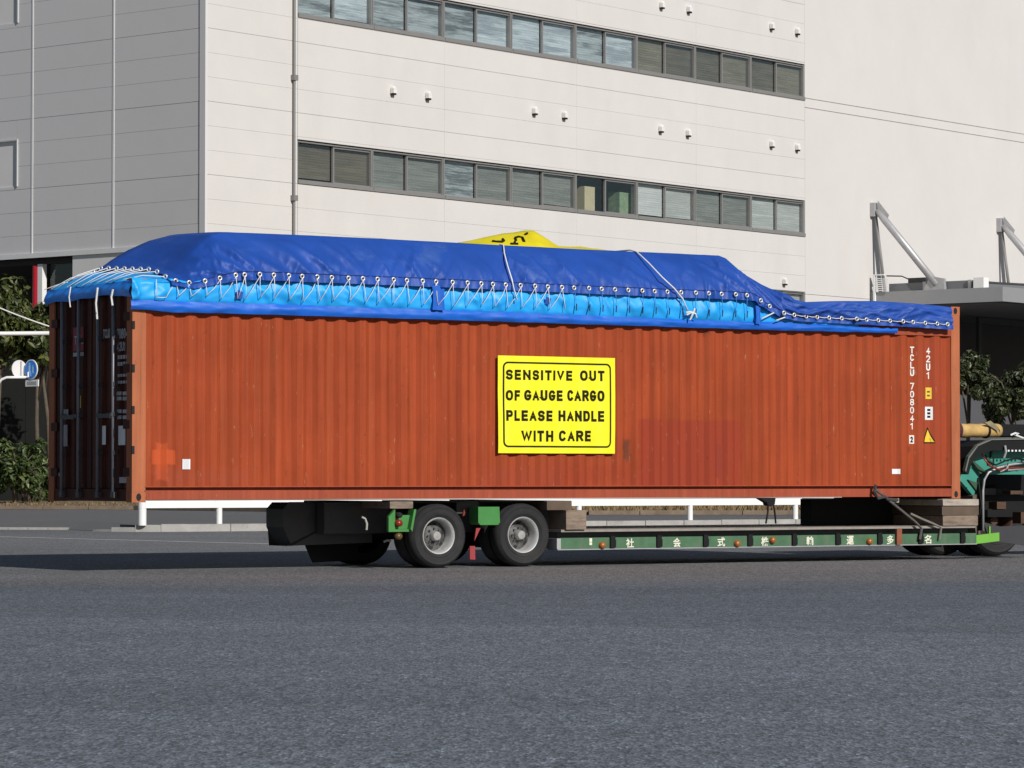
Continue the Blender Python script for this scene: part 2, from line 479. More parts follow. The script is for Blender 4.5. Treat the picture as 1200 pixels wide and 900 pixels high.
# ------------------------------------------------------------------ palette
M = {}
M['asphalt'] = asphalt_mat()
M['pavement'] = mat('pavement_asphalt', (0.105, 0.105, 0.108), 0.9, 0.15, 6, (0.14, 0.135, 0.13), mscale=0.5)
M['concrete'] = mat('kerb_concrete', (0.36, 0.35, 0.33), 0.85, 0.2, 5, (0.2, 0.19, 0.17), mscale=2.5, bump=0.3)
M['kerb_brown'] = mat('earthy_kerb', (0.2, 0.15, 0.11), 0.9, 0.3, 4)
M['soil'] = mat('dry_soil', (0.16, 0.115, 0.07), 0.95, 0.35, 5, (0.3, 0.22, 0.11), mscale=2.0, bump=0.5)
M['drygrass'] = mat('dry_grass', (0.2, 0.14, 0.065), 0.9, 0.4, 9)
M['line'] = mat('road_paint', (0.62, 0.61, 0.6), 0.7, 0.2, 8, (0.22, 0.22, 0.23), 0.5, 0.75, 6)
M['wall'] = mat('white_cladding', (0.61, 0.592, 0.575), 0.55, 0.035, 0.4, (0.57, 0.55, 0.53), 0.5, 0.9, 0.35, (1, 1, 0.25), spec=0.25)
M['wall_smooth'] = mat('white_render', (0.61, 0.59, 0.575), 0.7, 0.03, 0.3, (0.58, 0.55, 0.525), 0.5, 0.9, 0.25, (1, 1, 0.4), spec=0.2)
M['wall_grey'] = mat('side_cladding', (0.62, 0.615, 0.62), 0.6, 0.04, 0.4, (0.59, 0.585, 0.59), 0.5, 0.9, 0.4, spec=0.15)
M['wall_grey_lower'] = mat('side_cladding_base', (0.7, 0.69, 0.68), 0.6, 0.04, 0.4, spec=0.15)
M['wall_back'] = mat('cladding_back', (0.5, 0.49, 0.47), 0.8, 0.05, 1)
M['grey_back'] = mat('joint_back', (0.48, 0.5, 0.5), 0.8, 0.05, 1)
M['joint_cover'] = mat('joint_cover_strip', (0.7, 0.7, 0.7), 0.5, 0.05, 1)
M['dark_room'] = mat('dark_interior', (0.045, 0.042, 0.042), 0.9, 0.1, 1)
M['room'] = mat('office_interior', (0.06, 0.06, 0.062), 0.9, 0.1, 1)
M['alu'] = mat('window_frame_aluminium', (0.27, 0.262, 0.255), 0.45, 0.06, 2, metal=0.3)
M['pipe'] = mat('drain_pipe', (0.2, 0.195, 0.19), 0.5, 0.05, 2)
M['hood'] = mat('vent_hood_paint', (0.72, 0.7, 0.68), 0.5, 0.05, 3)
M['steel'] = mat('galvanised_steel', (0.42, 0.42, 0.43), 0.45, 0.12, 4, metal=0.35)
M['steel_dark'] = mat('dark_steel', (0.05, 0.05, 0.055), 0.6, 0.2, 4, (0.08, 0.05, 0.035), mscale=3)
M['canopy'] = mat('canopy_grey', (0.3, 0.305, 0.315), 0.55, 0.05, 0.6, metal=0.2)
M['white'] = mat('white_paint', (0.78, 0.78, 0.77), 0.45, 0.04, 3, (0.55, 0.53, 0.5), 0.62, 0.8, 2)
M['red'] = mat('red_paint', (0.62, 0.012, 0.03), 0.4, 0.06, 3)
M['glass'] = glass_mat('window_glass', 0.5, (0.9, 0.91, 0.91))
M['glassd'] = glass_mat('clear_glass', 0.2, (0.86, 0.9, 0.9))
blind_cols = {'pale': ((0.60, 0.68, 0.72), (0.36, 0.42, 0.46)), 'mid': ((0.45, 0.51, 0.53), (0.16, 0.18, 0.19)), 'brown': ((0.17, 0.15, 0.115), (0.075, 0.068, 0.05)), 'green': ((0.27, 0.28, 0.26), (0.11, 0.12, 0.115)), 'light': ((0.55, 0.57, 0.55), (0.40, 0.42, 0.41)), 'white': ((0.66, 0.68, 0.67), (0.56, 0.58, 0.57)), 'olive': ((0.25, 0.23, 0.175), (0.11, 0.10, 0.075))}
for k, (a, b) in blind_cols.items():
    if k not in ('pale', 'mid'): b = tuple(0.55 * p + 0.45 * q for p, q in zip(a, b))  # pale and mid keep strong streaks, painted reflections of the panes
    M['blind_' + k] = mat('blind_' + k, a, 0.7, 0.3, 1.6, b, 0.46, 0.6, 1.5, (0.22, 0.22, 2.2), stretch=(0.3, 0.3, 5))
M['box_card'] = mat('cardboard', (0.62, 0.55, 0.36), 0.8, 0.08, 3)
M['box_green'] = mat('green_carton', (0.25, 0.36, 0.22), 0.8, 0.25, 4, (0.5, 0.5, 0.38), mscale=3)
M['leaf'] = leaf_mat('broad_leaf', (0.018, 0.032, 0.007), (0.055, 0.075, 0.016), (0.15, 0.16, 0.04))
M['leaf2'] = leaf_mat('hedge_leaf', (0.016, 0.034, 0.008), (0.055, 0.085, 0.02), (0.12, 0.15, 0.045))
M['leaf3'] = leaf_mat('glossy_leaf', (0.01, 0.02, 0.006), (0.03, 0.045, 0.012), (0.15, 0.16, 0.07))
M['bark'] = mat('bark', (0.09, 0.07, 0.05), 0.9, 0.3, 8)
# container paint, patches in container coordinates
def box_px(x0, y0, x1, y1):
    l0, z1 = F(x0, (y0)); l1, z0 = F(x1, y1)
    return l0, l1, z0, z1
CB = 1.11 - 0.2922                       # height of the container's underside
def pch(x0, y0, x1, y1, c, st, fz):
    l0, l1, z0, z1 = box_px(x0, y0, x1, y1)
    return (l0, l1, z0 - CB, z1 - CB, c, st, fz)
ORANGE, MAROON, DARK = (0.50, 0.085, 0.026), (0.27, 0.038, 0.02), (0.12, 0.04, 0.02)
patches = [pch(178, 526, 208, 545, ORANGE, 0.8, 0.05), pch(184, 518, 198, 564, ORANGE, 0.75, 0.07),
           pch(748, 490, 872, 574, MAROON, 0.68, 0.09), pch(640, 540, 760, 574, MAROON, 0.35, 0.35), pch(838, 520, 850, 562, (0.21, 0.04, 0.03), 0.4, 0.1),
           pch(730, 514, 742, 540, DARK, 0.85, 0.16), pch(176, 545, 300, 572, (0.3, 0.07, 0.04), 0.4, 0.4), pch(560, 540, 660, 574, (0.30, 0.055, 0.03), 0.45, 0.4),
           pch(1075, 395, 1113, 570, (0.33, 0.06, 0.03), 0.45, 0.25)]
M['paint'] = container_mat('container_paint', (0.315, 0.056, 0.0185), patches, 0.55)
M['paint_post'] = container_mat('container_post_paint', (0.40, 0.13, 0.06), (), 0.55)
M['paint_rail'] = container_mat('container_rail_paint', (0.32, 0.07, 0.036), (), 0.4)
M['paint_end_shade'] = container_mat('container_door_shaded', (0.062, 0.016, 0.012), (), 0.4)  # container red with the shade of the door end darkened into the colour
M['tarp_dark'] = mat('blue_tarpaulin', (0.014, 0.068, 0.345), 0.55, 0.14, 1.5, (0.06, 0.125, 0.36), 0.56, 0.8, 1.3, (1, 1, 2), bump=0.12, bscale=6, spec=0.35)
M['tarp_cyan'] = mat('sky_blue_sheet', (0.014, 0.36, 0.86), 0.5, 0.1, 2.5, bump=0.15, bscale=9)
M['tarp_sunlit'] = mat('sunlit_blue_skirt', (0.014, 0.27, 0.95), 0.5, 0.12, 2.5, bump=0.15, bscale=9)  # blue brightened to stand in for sunlight on the end skirt
M['tarp_mid'] = mat('mid_blue_hem', (0.008, 0.115, 0.56), 0.42, 0.14, 2.5, bump=0.15, bscale=9)
M['eyelet'] = mat('eyelet_metal', (0.62, 0.63, 0.65), 0.35, 0.05, 5, metal=0.5)
M['rope'] = mat('white_rope', (0.7, 0.7, 0.68), 0.8, 0.12, 20)
M['yellow'] = mat('yellow_vinyl', (0.84, 0.79, 0.012), 0.5, 0.07, 2.5, (0.62, 0.55, 0.05), 0.64, 0.85, 3)
M['banner'] = mat('yellow_banner', (0.78, 0.66, 0.012), 0.5, 0.08, 3)
M['ink'] = mat('black_ink', (0.018, 0.017, 0.006), 0.7, 0.1, 5, spec=0.1)
M['stencil'] = mat('white_stencil', (0.75, 0.74, 0.7), 0.6, 0.12, 12, (0.45, 0.2, 0.12), 0.58, 0.72, 9)
M['faded'] = mat('faded_stencil', (0.42, 0.4, 0.42), 0.6, 0.15, 12, (0.2, 0.14, 0.14), 0.55, 0.75, 9)
M['logo'] = mat('logo_red', (0.26, 0.01, 0.03), 0.6, 0.1, 5)
M['sticker'] = mat('white_sticker', (0.75, 0.76, 0.78), 0.5, 0.06, 8)
M['sticker_yellow'] = mat('yellow_sticker', (0.75, 0.52, 0.04), 0.5, 0.06, 8)
M['green_rail'] = mat('faded_green_paint', (0.055, 0.14, 0.07), 0.6, 0.25, 6, (0.11, 0.14, 0.09), 0.5, 0.75, 3, (3, 3, 1))
M['green'] = mat('bright_green_paint', (0.05, 0.22, 0.05), 0.45, 0.12, 5)
M['lime'] = mat('lime_paint', (0.15, 0.4, 0.05), 0.5, 0.06, 5)
M['green_dark'] = mat('dark_green_paint', (0.03, 0.08, 0.045), 0.6, 0.3, 5, (0.04, 0.035, 0.03), mscale=3)
M['teal'] = mat('teal_paint', (0.045, 0.26, 0.20), 0.45, 0.1, 5)
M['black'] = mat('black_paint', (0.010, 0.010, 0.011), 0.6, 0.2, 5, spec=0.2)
M['pale_metal'] = mat('scuffed_metal', (0.4, 0.39, 0.36), 0.5, 0.2, 10)
M['rubber'] = mat('tyre_rubber', (0.014, 0.014, 0.015), 0.8, 0.25, 8, (0.03, 0.028, 0.027), 0.5, 0.75, 5)
M['rim'] = mat('silver_rim', (0.75, 0.75, 0.74), 0.4, 0.08, 6, (0.4, 0.38, 0.35), 0.6, 0.8, 8, metal=0.55)
M['disc'] = mat('wheel_disc_shaded', (0.12, 0.12, 0.12), 0.6, 0.25, 9, (0.035, 0.033, 0.03), 0.45, 0.6, 9, metal=0.4)  # dirty silver disc, colour darkened for the shade inside the rim
M['screen'] = mat('shade_black', (0.012, 0.013, 0.012), 0.8, 0.2, 1, spec=0.1)  # near black, the colour of deep shade behind the left trees
M['hubgrey'] = mat('hub_cap', (0.36, 0.35, 0.34), 0.5, 0.2, 12, metal=0.3)
M['rusty'] = mat('rusty_brown_rim', (0.08, 0.04, 0.022), 0.6, 0.3, 8, (0.05, 0.03, 0.02), mscale=5)
M['hole'] = mat('dark_hole', (0.012, 0.012, 0.012), 0.9, 0.1, 5)
M['orange'] = mat('amber_reflector', (0.33, 0.11, 0.02), 0.35, 0.15, 20)
M['redlens'] = mat('red_lens', (0.22, 0.025, 0.012), 0.3, 0.1, 20)
M['redflap'] = mat('red_flag', (0.3, 0.03, 0.035), 0.6, 0.15, 10)
M['rust'] = mat('rusty_steel', (0.22, 0.07, 0.035), 0.8, 0.3, 10)
M['wood'] = mat('weathered_timber', (0.22, 0.165, 0.125), 0.85, 0.3, 3, (0.1, 0.075, 0.06), 0.45, 0.75, 3, (1, 6, 6), bump=0.3, obj_coords=True)
M['wood_pale'] = mat('pale_timber', (0.38, 0.33, 0.28), 0.85, 0.25, 3, (0.22, 0.18, 0.15), 0.5, 0.75, 3, (1, 6, 6), bump=0.3, obj_coords=True)
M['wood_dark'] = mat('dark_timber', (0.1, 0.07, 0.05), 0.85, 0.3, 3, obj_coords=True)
M['canvas'] = mat('tan_canvas', (0.5, 0.33, 0.12), 0.85, 0.25, 8, (0.3, 0.2, 0.1), mscale=6)
M['cream'] = mat('cream_lettering', (0.72, 0.71, 0.58), 0.6, 0.08, 20)
M['signblue'] = mat('sign_blue', (0.0, 0.2, 0.72), 0.35, 0.05, 5)
M['signpale'] = mat('sign_pale', (0.35, 0.6, 0.85), 0.4, 0.05, 5)
M['grey_plate'] = mat('grey_plate', (0.35, 0.37, 0.38), 0.4, 0.05, 5)

# ================================================================== THE SETTING
g = MB().grid([[(x, y, 0) for x in (-700, -100, 0, 100, 700)] for y in (-300, 0, 60, 200, 900)])
o = solo('road', g, M['asphalt'], FI, 'blue grey asphalt road surface filling the foreground', None, kind='structure')

# raised pavement beyond the road, with kerb stones along its edge
KZ = 0.13
ka = on_z(170, 623.5, 0.0); kb = on_z(932, 616.5, 0.0)
kd = (kb - ka).normalized(); kn = Vector((-kd.y, kd.x, 0))
RAILW0 = ka + kn * 0.35
p0 = ka + kn * 0.18
far = kb + kd * 45 + kn * 0.18
pav = [p0 + kd * 0.5, far, far + kn * 60, p0 + kn * 70 - kd * 30]
left_edge = on_z(-60, 620.5, 0.0); left_edge2 = on_z(80, 621, 0.0)
poly = [p0 + kd * 1.0, far, far + kn * 70, left_edge + Vector((-30, 70, 0)), left_edge + Vector((-30, 2, 0)), left_edge + Vector((0, 3.2, 0)), left_edge2 + Vector((0, 3.2, 0)), p0 + Vector((-0.45, 2.7, 0)), p0 + Vector((-0.62, 1.5, 0)), p0 + Vector((0.0, 0.42, 0)), p0 + kd * 0.9]
mb = MB().prism([(q.x, q.y) for q in poly], (0, 0, 0.01), (1, 0, 0), (0, 1, 0), (0, 0, KZ - 0.01))
pave = solo('pavement', mb, M['pavement'], FI, 'dark asphalt pavement behind the trailer', None, kind='structure')
pave_loc = pave.location.copy()
def child_of(parent, name, mb, m, smooth=False, label=None):
    mw = parent.matrix_world if parent.matrix_basis == Matrix.Identity(4) else parent.matrix_basis
    me = mb.mesh(name, m, smooth)
    inv = mw.inverted()
    me.transform(inv)
    o = bpy.data.objects.new(name, me); COL.objects.link(o); o.parent = parent
    if label: o['label'] = label
    return o
# straight run of kerb stones
ks = MB().prism([(0, 0), (0, 0.14), (0.03, 0.155), (0.18, 0.155), (0.18, 0)], (0, 0, 0), (0, 1, 0), (0, 0, 1), (0.985, 0, 0)).mesh('kerb_stone', M['concrete'])
kang = math.atan2(kd.y, kd.x)
for i in range(1, 22):
    o = bpy.data.objects.new('kerb_stone', ks); COL.objects.link(o); o.parent = pave
    q = ka + kd * (i * 1.0 - 0.1)
    o.matrix_local = Matrix.Translation(q - pave.location) @ Matrix.Rotation(kang + R.uniform(-0.004, 0.004), 4, 'Z') @ Matrix.Diagonal((1, 1, 1 + R.uniform(-0.03, 0.03), 1))
# rounded nose where the kerb turns back
cx = ka + kd * 0.9 + kn * 1.6
for i in range(4):
    a0 = kang - math.pi / 2 - i * 0.33; a1 = a0 - 0.325
    pts = [(1.6, a0), (1.6, a1), (1.42, a1), (1.42, a0)]
    hgt = [0.155, 0.14, 0.09, 0.04][i]
    mb = MB().prism([(cx.x + r * math.cos(a), cx.y + r * math.sin(a)) for r, a in pts], (0, 0, 0), (1, 0, 0), (0, 1, 0), (0, 0, hgt))
    child_of(pave, 'kerb_stone', mb, M['concrete'])
mb = MB()
for i in range(6):
    a = left_edge.lerp(left_edge2, i / 6); b = left_edge.lerp(left_edge2, (i + 0.97) / 6)
    mb = MB().prism([(a.x, a.y), (b.x, b.y), (b.x, b.y + 0.22), (a.x, a.y + 0.22)], (0, 0, 0.0), (1, 0, 0), (0, 1, 0), (0, 0, 0.05))
    child_of(pave, 'kerb_stone', mb, M['concrete'])
ra = [left_edge + Vector((-30, 0, 0)), left_edge + Vector((0, .05, 0)), left_edge2 + Vector((0, .05, 0)), p0 + Vector((-0.75, 0.55, 0))]
rb = [left_edge + Vector((-30, 3.3, 0)), left_edge + Vector((0, 3.3, 0)), left_edge2 + Vector((0, 3.3, 0)), p0 + Vector((-0.45, 2.8, 0))]
solo('driveway_ramp', MB().grid([[(q.x, q.y, 0.006) for q in ra], [(q.x, q.y, KZ + 0.006) for q in rb]]), M['pavement'], FI, 'sloping asphalt apron left of the kerb', None, kind='structure')
# painted line on the road
la, lb = on_z(-80, 627, 0.004), on_z(430, 640.4, 0.004)
ld = (lb - la).normalized(); ln = Vector((-ld.y, ld.x, 0)) * 0.16
rows = []
for i in range(41):
    q = la.lerp(lb, i / 40)
    rows.append([q, q + ln * (1 + 0.25 * nz(i * 0.9))])
solo('road_line', MB().grid(rows), M['line'], FI, 'thin worn white line painted across the road behind the container', None, kind='structure')

# planting strip
sz = KZ + 0.1
front_pts = [on_z(x, y, KZ) for x, y in ((-120, 597), (0, 597), (160, 597.5), (420, 601), (690, 603.5), (930, 603.5), (1250, 605))]
back_pts = [Vector((q.x * 1.25, 128, 0)) for q in front_pts]
poly = [(q.x, q.y) for q in front_pts] + [(q.x, q.y) for q in reversed(back_pts)]
soil = solo('soil_strip', MB().prism(poly, (0, 0, KZ + 0.004), (1, 0, 0), (0, 1, 0), (0, 0, 0.09)), M['soil'], FI, 'strip of dry soil under the hedge', None, kind='structure')
for a, b in zip(front_pts, front_pts[1:]):
    L_ = (b - a).length; n = max(1, int(L_ / 1.2))
    for i in range(n):
        p, q = a.lerp(b, i / n), a.lerp(b, (i + 0.985) / n)
        d = (q - p).normalized(); nn = Vector((d.y, -d.x, 0)) * 0.14
        mb = MB().prism([((p + nn).x, (p + nn).y), ((q + nn).x, (q + nn).y), ((q - nn * 0.05).x, (q - nn * 0.05).y), ((p - nn * 0.05).x, (p - nn * 0.05).y)], (0, 0, KZ + 0.006), (1, 0, 0), (0, 1, 0), (0, 0, 0.115 + R.uniform(-.01, .01)))
        child_of(soil, 'kerb_stone', mb, M['kerb_brown'])
mb = MB()
for i in range(9000):
    k = R.random() * (len(front_pts) - 1); a = front_pts[int(k)].lerp(front_pts[int(k) + 1], k % 1)
    q = a + Vector((a.x * 0.0, 0.15 + R.random() ** 1.5 * 14, 0)); h = R.uniform(0.03, 0.2) * (0.55 if q.x < -4 else 1.0); an = R.uniform(0, 6.28)
    if q.x < -4 and R.random() < 0.7: continue
    dx, dy = math.cos(an) * 0.035, math.sin(an) * 0.035
    lx, ly = R.uniform(-.1, .1), R.uniform(-.1, .1)
    mb.add([(q.x - dx, q.y - dy, sz - .03), (q.x + dx, q.y + dy, sz - .03), (q.x + lx, q.y + ly, sz + h)], [(0, 1, 2)])
solo('dry_grass', mb, M['drygrass'], FI, 'withered tan grass and litter on the soil strip', None, kind='stuff')

# ================================================================== WAREHOUSE
wh = Thing('warehouse', 'large white clad warehouse with long ribbon windows and a grey side wall', 'warehouse', FB, (0, 0, 0))
TOPZ = 36.0
zl = [B(240, y)[1] for y in (32, 117.5, 204)]
pitch = (zl[0] - zl[2]) / 6
row_z = [zl[0] + k * pitch for k in range(-14, 17)]
T0, T1 = B(349, 100)[0], B(943, 100)[0]
strips = [(B(349, 215)[1], B(349, 163)[1])]
s2 = B(349, 20)[1]; strips.append((s2, s2 + strips[0][1] - strips[0][0]))
z3 = B(943, 342)[1]; strips.insert(0, (z3 - 1.75, z3))
NP = 8
pw = (T1 - T0) / NP
pan_cache = {}
def panel(name, key, m, dx, dy, dz, ax):
    k = (key, round(dx, 3), round(dz, 3))
    if k not in pan_cache:
        e = 0.012
        pan_cache[k] = (MB().box(0, dx, 0, dy, 0, dz) if ax == 'x' else MB().box(0, dy, 0, dx, 0, dz)).mesh(name, m)
    return pan_cache[k]
# backing walls: everything but the ribbon windows
sz0 = [(-0.0, strips[0][0])] ; edges = [0.0]
bk = MB()
zs_ = [0.0] + [q for st in strips for q in st] + [TOPZ]
for i in range(0, len(zs_), 2):
    bk.box(0.25, T1, 0.034, 0.4, zs_[i], zs_[i + 1])
for k, st in enumerate(strips):
    ts = T0 if k else T1 - 2 * pw
    bk.box(0.25, ts, 0.034, 0.4, st[0] + .001, st[1] - .001)
ZO = B(1175, 353, -7)[1] + 0.3       # head of the opening under the canopy
TO = B(1113, 400)[0] - 2.0
bk.box(T1 + 0.001, TO, 0.12, 0.4, 0, TOPZ); bk.box(TO + 0.001, 110, 0.12, 0.4, ZO, TOPZ)
wh.part('wall', bk, M['wall_back'])
# front cladding panels
bays = [(0.12, T0 - 0.02)] + [(T0 + i * 2 * pw, T0 + (i + 1) * 2 * pw) for i in range(NP // 2)]
for bi, (a, b) in enumerate(bays):
    for ri, z in enumerate(row_z[:-1]):
        if z < 6.5: continue
        g_ = 0.013 if (ri - 14) % 3 == 0 else 0.005
        lo, hi = z + g_, z + pitch - 0.002
        cuts = [(lo, hi)]
        if bi > 0:
            for k, (u, v) in enumerate(strips):
                if k == 0 and b < T1 - 0.1: continue
                nc = []
                for (c, d) in cuts:
                    if d <= u or c >= v: nc.append((c, d)); continue
                    if c < u: nc.append((c, u))
                    if d > v: nc.append((v, d))
                cuts = nc
        for (c, d) in cuts:
            if d - c < 0.03: continue
            dx = b - a - 0.006
            me = panel('wall_panel', 'front', M['wall'], dx, 0.03, d - c, 'x')
            wh.put('wall_panel', me, (a + 0.003, R.uniform(0, 0.003), c))
# smooth wall further right: three big fields with two joints
zj = [B(950, 116)[1], B(950, 127)[1], ZO + 0.2]
for (c, d) in ((zj[0] + 0.02, TOPZ), (zj[1] + 0.02, zj[0] - 0.01), (ZO, zj[1] - 0.01)):
    wh.part('wall_panel', MB().box(T1 + 0.012, 110, 0.004, 0.105, c, d), M['wall_smooth'])
wh.part('wall_panel', MB().box(T1 + 0.012, TO, 0.004, 0.105, 4, ZO - 0.02), M['wall_smooth'])
# corner trim
wh.part('corner_trim', MB().box(-0.03, 0.1, -0.03, 0.28, BL(141, 296)[1], TOPZ), M['wall_grey'])
wh.part('corner_trim', MB().box(-0.028, 0.1, -0.028, 0.28, 4, BL(141, 296)[1] - 0.04), M['wall_grey'])
# left side wall
ZB = BL(141, 296)[1]
sv1, sv2 = BL(133, 150)[0], BL(38, 150)[0]
S_ = [0.30, sv1, sv2, sv2 + (sv2 - sv1), sv2 + 2 * (sv2 - sv1), sv2 + 3 * (sv2 - sv1)]
hood_s, _ = BL(20, 180)
hz = [(BL(10, 219.5)[1], BL(10, 166)[1]), (BL(10, 28)[1], BL(10, -26)[1])]
wh.part('wall', MB().box(0.06, 0.4, 0.41, S_[-1], ZB, TOPZ), M['grey_back'])
for bi, (a, b) in enumerate(zip(S_, S_[1:])):
    for ri, z in enumerate(row_z[:-1]):
        lo, hi = max(z + (0.012 if (ri - 14) % 3 == 0 else 0.005), ZB + 0.2), z + pitch - 0.004
        if hi - lo < 0.05: continue
        cuts = [(lo, hi, a, b)]
        if a < hood_s < b or a > hood_s:
            nc = []
            for (c, d, a_, b_) in cuts:
                hit = None
                for (u, v) in hz:
                    if c < v and d > u: hit = (u, v)
                if hit is None: nc.append((c, d, a_, b_)); continue
                if a_ < hood_s: nc.append((c, d, a_, min(b_, hood_s)))
                if c < hit[0]: nc.append((c, hit[0], max(a_, hood_s), b_))
                if d > hit[1]: nc.append((hit[1], d, max(a_, hood_s), b_))
            cuts = nc
        for (c, d, a_, b_) in cuts:
            if d - c < 0.03 or b_ - a_ < 0.03: continue
            wh.put('wall_panel', panel('wall_panel', 'side', M['wall_grey'], b_ - a_ - 0.008, 0.055, d - c, 'y'), (0.0 + R.uniform(0, 0.006), a_ + 0.004, c))
for s_ in S_[1:-1]:
    wh.part('joint_strip', MB().box(-0.015, 0.02, s_ - 0.045, s_ + 0.045, ZB + 0.2, TOPZ), M['joint_cover'])
for (u, v) in hz:
    lou = wh.part('louvre', MB().box(0.04, 0.058, hood_s, S_[-1] - 0.2, u, v), M['wall_grey_lower'])
    wh.part('louvre_frame', MB().box(-0.05, 0.1, hood_s - 0.06, hood_s - 0.002, u, v).box(-0.05, 0.1, hood_s - 0.06, S_[-1] - 0.2, v + 0.001, v + 0.06), M['grey_back'], lou)
# pale drip edge and the lower storey of the side
wh.part('drip_edge', MB().box(-0.08, 0.35, 0.0, S_[-1], ZB, ZB + 0.19), M['joint_cover'])
so = BL(85, 320)[0]; so2 = BL(45, 320)[0]
zlow = ZB - 0.004
wh.part('wall', MB().box(0.0, 0.3, 0.3, so, 2.0, zlow), M['wall_grey_lower'])
wh.part('wall', MB().box(6.0, 6.3, 0.3, S_[-1], 0.0, zlow).box(0.4, 6.0, so - 0.3, so - 0.1, 0, zlow).box(0.3, 6.2, so, S_[-1], zlow - 0.25, zlow - 0.004), M['dark_room'])
gp = wh.part('glazing', MB().box(0.45, 0.47, so2 + 0.25, so - 0.02, 4, zlow - 0.25), M['glassd'])
wh.part('glazing_frame', MB().box(0.4, 0.5, so2 + 0.12, so2 + 0.25, 3.9, zlow - 0.25), M['alu'], gp)
rp = BL(38.5, 340)[0]; wp_ = BL(44.5, 340)[0]
wh.part('column', MB().lathe([(0.28, 0), (0.28, zlow - 0.3)], (0.35, rp, 0), 20, 2), M['red'], label='round red column under the side wall', smooth=True)
wh.part('column', MB().box(0.1, 0.35, wp_ - 0.14, wp_ + 0.14, 0, zlow - 0.252), M['white'], label='slim white post beside the red column')
# ribbon windows
kinds = {2: ['mid', 'pale', 'mid', 'mid', 'mid', 'pale', 'pale', 'pale', 'mid', 'pale', 'olive', 'brown', 'brown', 'olive', 'brown', 'olive'],
         1: ['brown', 'brown', 'green', 'green', 'mid', 'green', 'green', 'green', None, None, 'white', 'light', 'green', 'green', 'light', 'light'],
         0: [None] * 12 + ['light', 'light', 'light', 'light']}
fr_me = pane_me = pane2_me = None
for k, (z0, z1) in enumerate(strips):
    first = 0 if k else NP - 2
    ts = T0 + first * pw
    # dark room behind the glass
    rm = MB()
    rm.add([(ts, 0.41, z0), (T1, 0.41, z0), (T1, 0.41, z1), (ts, 0.41, z1), (ts, 3.5, z0), (T1, 3.5, z0), (T1, 3.5, z1), (ts, 3.5, z1)],
           [(4, 5, 6, 7), (0, 1, 5, 4), (3, 7, 6, 2), (0, 4, 7, 3), (1, 2, 6, 5)])
    wh.part('room', rm, M['room'])
    for i in range(first, NP):
        a = T0 + i * pw; b = a + pw; c = (a + b) / 2; zb_ = z0 + 0.2
        if fr_me is None:
            A, Bq, Cq, Hh = 0.0, pw, pw / 2, z1 - z0
            f = MB().box(0.012, Bq - 0.012, -0.05, 0.34, 0, 0.16)                   # sill band
            f.box(0.012, 0.075, 0.05, 0.34, 0.16, Hh - 0.05).box(Bq - 0.075, Bq - 0.012, 0.05, 0.34, 0.16, Hh - 0.05)
            f.box(0.012, Bq - 0.012, 0.05, 0.34, Hh - 0.05, Hh)
            f.box(Cq - 0.035, Cq + 0.035, 0.12, 0.22, 0.16, Hh - 0.05)
            f.box(Cq + 0.035, Bq - 0.075, 0.12, 0.18, Hh - 0.13, Hh - 0.05).box(Cq + 0.035, Bq - 0.075, 0.12, 0.18, 0.16, 0.22)
            f.box(0.075, Cq - 0.035, 0.2, 0.25, 0.16, 0.2)
            fr_me = f.mesh('window', M['alu'])
            pane_me = MB().box(0.078, Cq - 0.037, 0.23, 0.24, 0.2, Hh - 0.052).mesh('pane', M['glass'])
            pane2_me = MB().box(Cq + 0.037, Bq - 0.078, 0.15, 0.16, 0.222, Hh - 0.132).mesh('pane', M['glass'])
        wo = wh.put('window', fr_me, (a, 0, z0))
        for h in (0, 1):
            po = bpy.data.objects.new('pane', pane_me if h == 0 else pane2_me); COL.objects.link(po); po.parent = wo
            kd_ = kinds[k][i * 2 + h]
            if kd_:
                bl = MB()
                x0_, x1_ = (0.08, pw / 2 - 0.04) if h == 0 else (pw / 2 + 0.04, pw - 0.08)
                nsl = 15; hh = z1 - z0 - 0.16
                rows = []
                lift = R.choice((0, 0, 0, 0.04, 0.1))
                for q in range(nsl * 2 + 1):
                    zz = 0.18 + lift + (hh - lift) * q / (nsl * 2)
                    yy = 0.30 + (0.004 if q % 2 else -0.004)
                    sag = R.uniform(-0.006, 0.006)
                    rows.append([(x0_, yy, zz + sag), ((x0_ + x1_) / 2, yy, zz + R.uniform(-.006, .006)), (x1_, yy, zz - sag)])
                bl.grid(rows)
                bo = bpy.data.objects.new('blind', bl.mesh('blind', M['blind_' + kd_])); COL.objects.link(bo); bo.parent = wo
# goods stacked inside the window with open blinds
def wbox(px0, py0, px1, py1, s0, s1, name, m, label, cat, group=None):
    a, zt = B(px0, py0, s0); b, zb_ = B(px1, py1, s0)
    lo = min(zb_, zt)
    solo(name, MB().box(a, b, s0, s1, strips[1][0] + 0.165, zt), m, FB, label, cat, group)
wbox(685, 218, 697, 246, 0.45, 1.0, 'carton', M['box_card'], 'tall cream carton standing behind the open window pane', 'box', 'boxes behind the warehouse window')
wbox(726, 225, 742, 250, 0.55, 1.2, 'carton', M['box_green'], 'green printed carton behind the window beside the small cream one', 'box', 'boxes behind the warehouse window')
wbox(741, 237, 749, 250, 0.42, 0.52, 'carton', M['box_card'], 'small cream carton in the window in front of the green one', 'box', 'boxes behind the warehouse window')
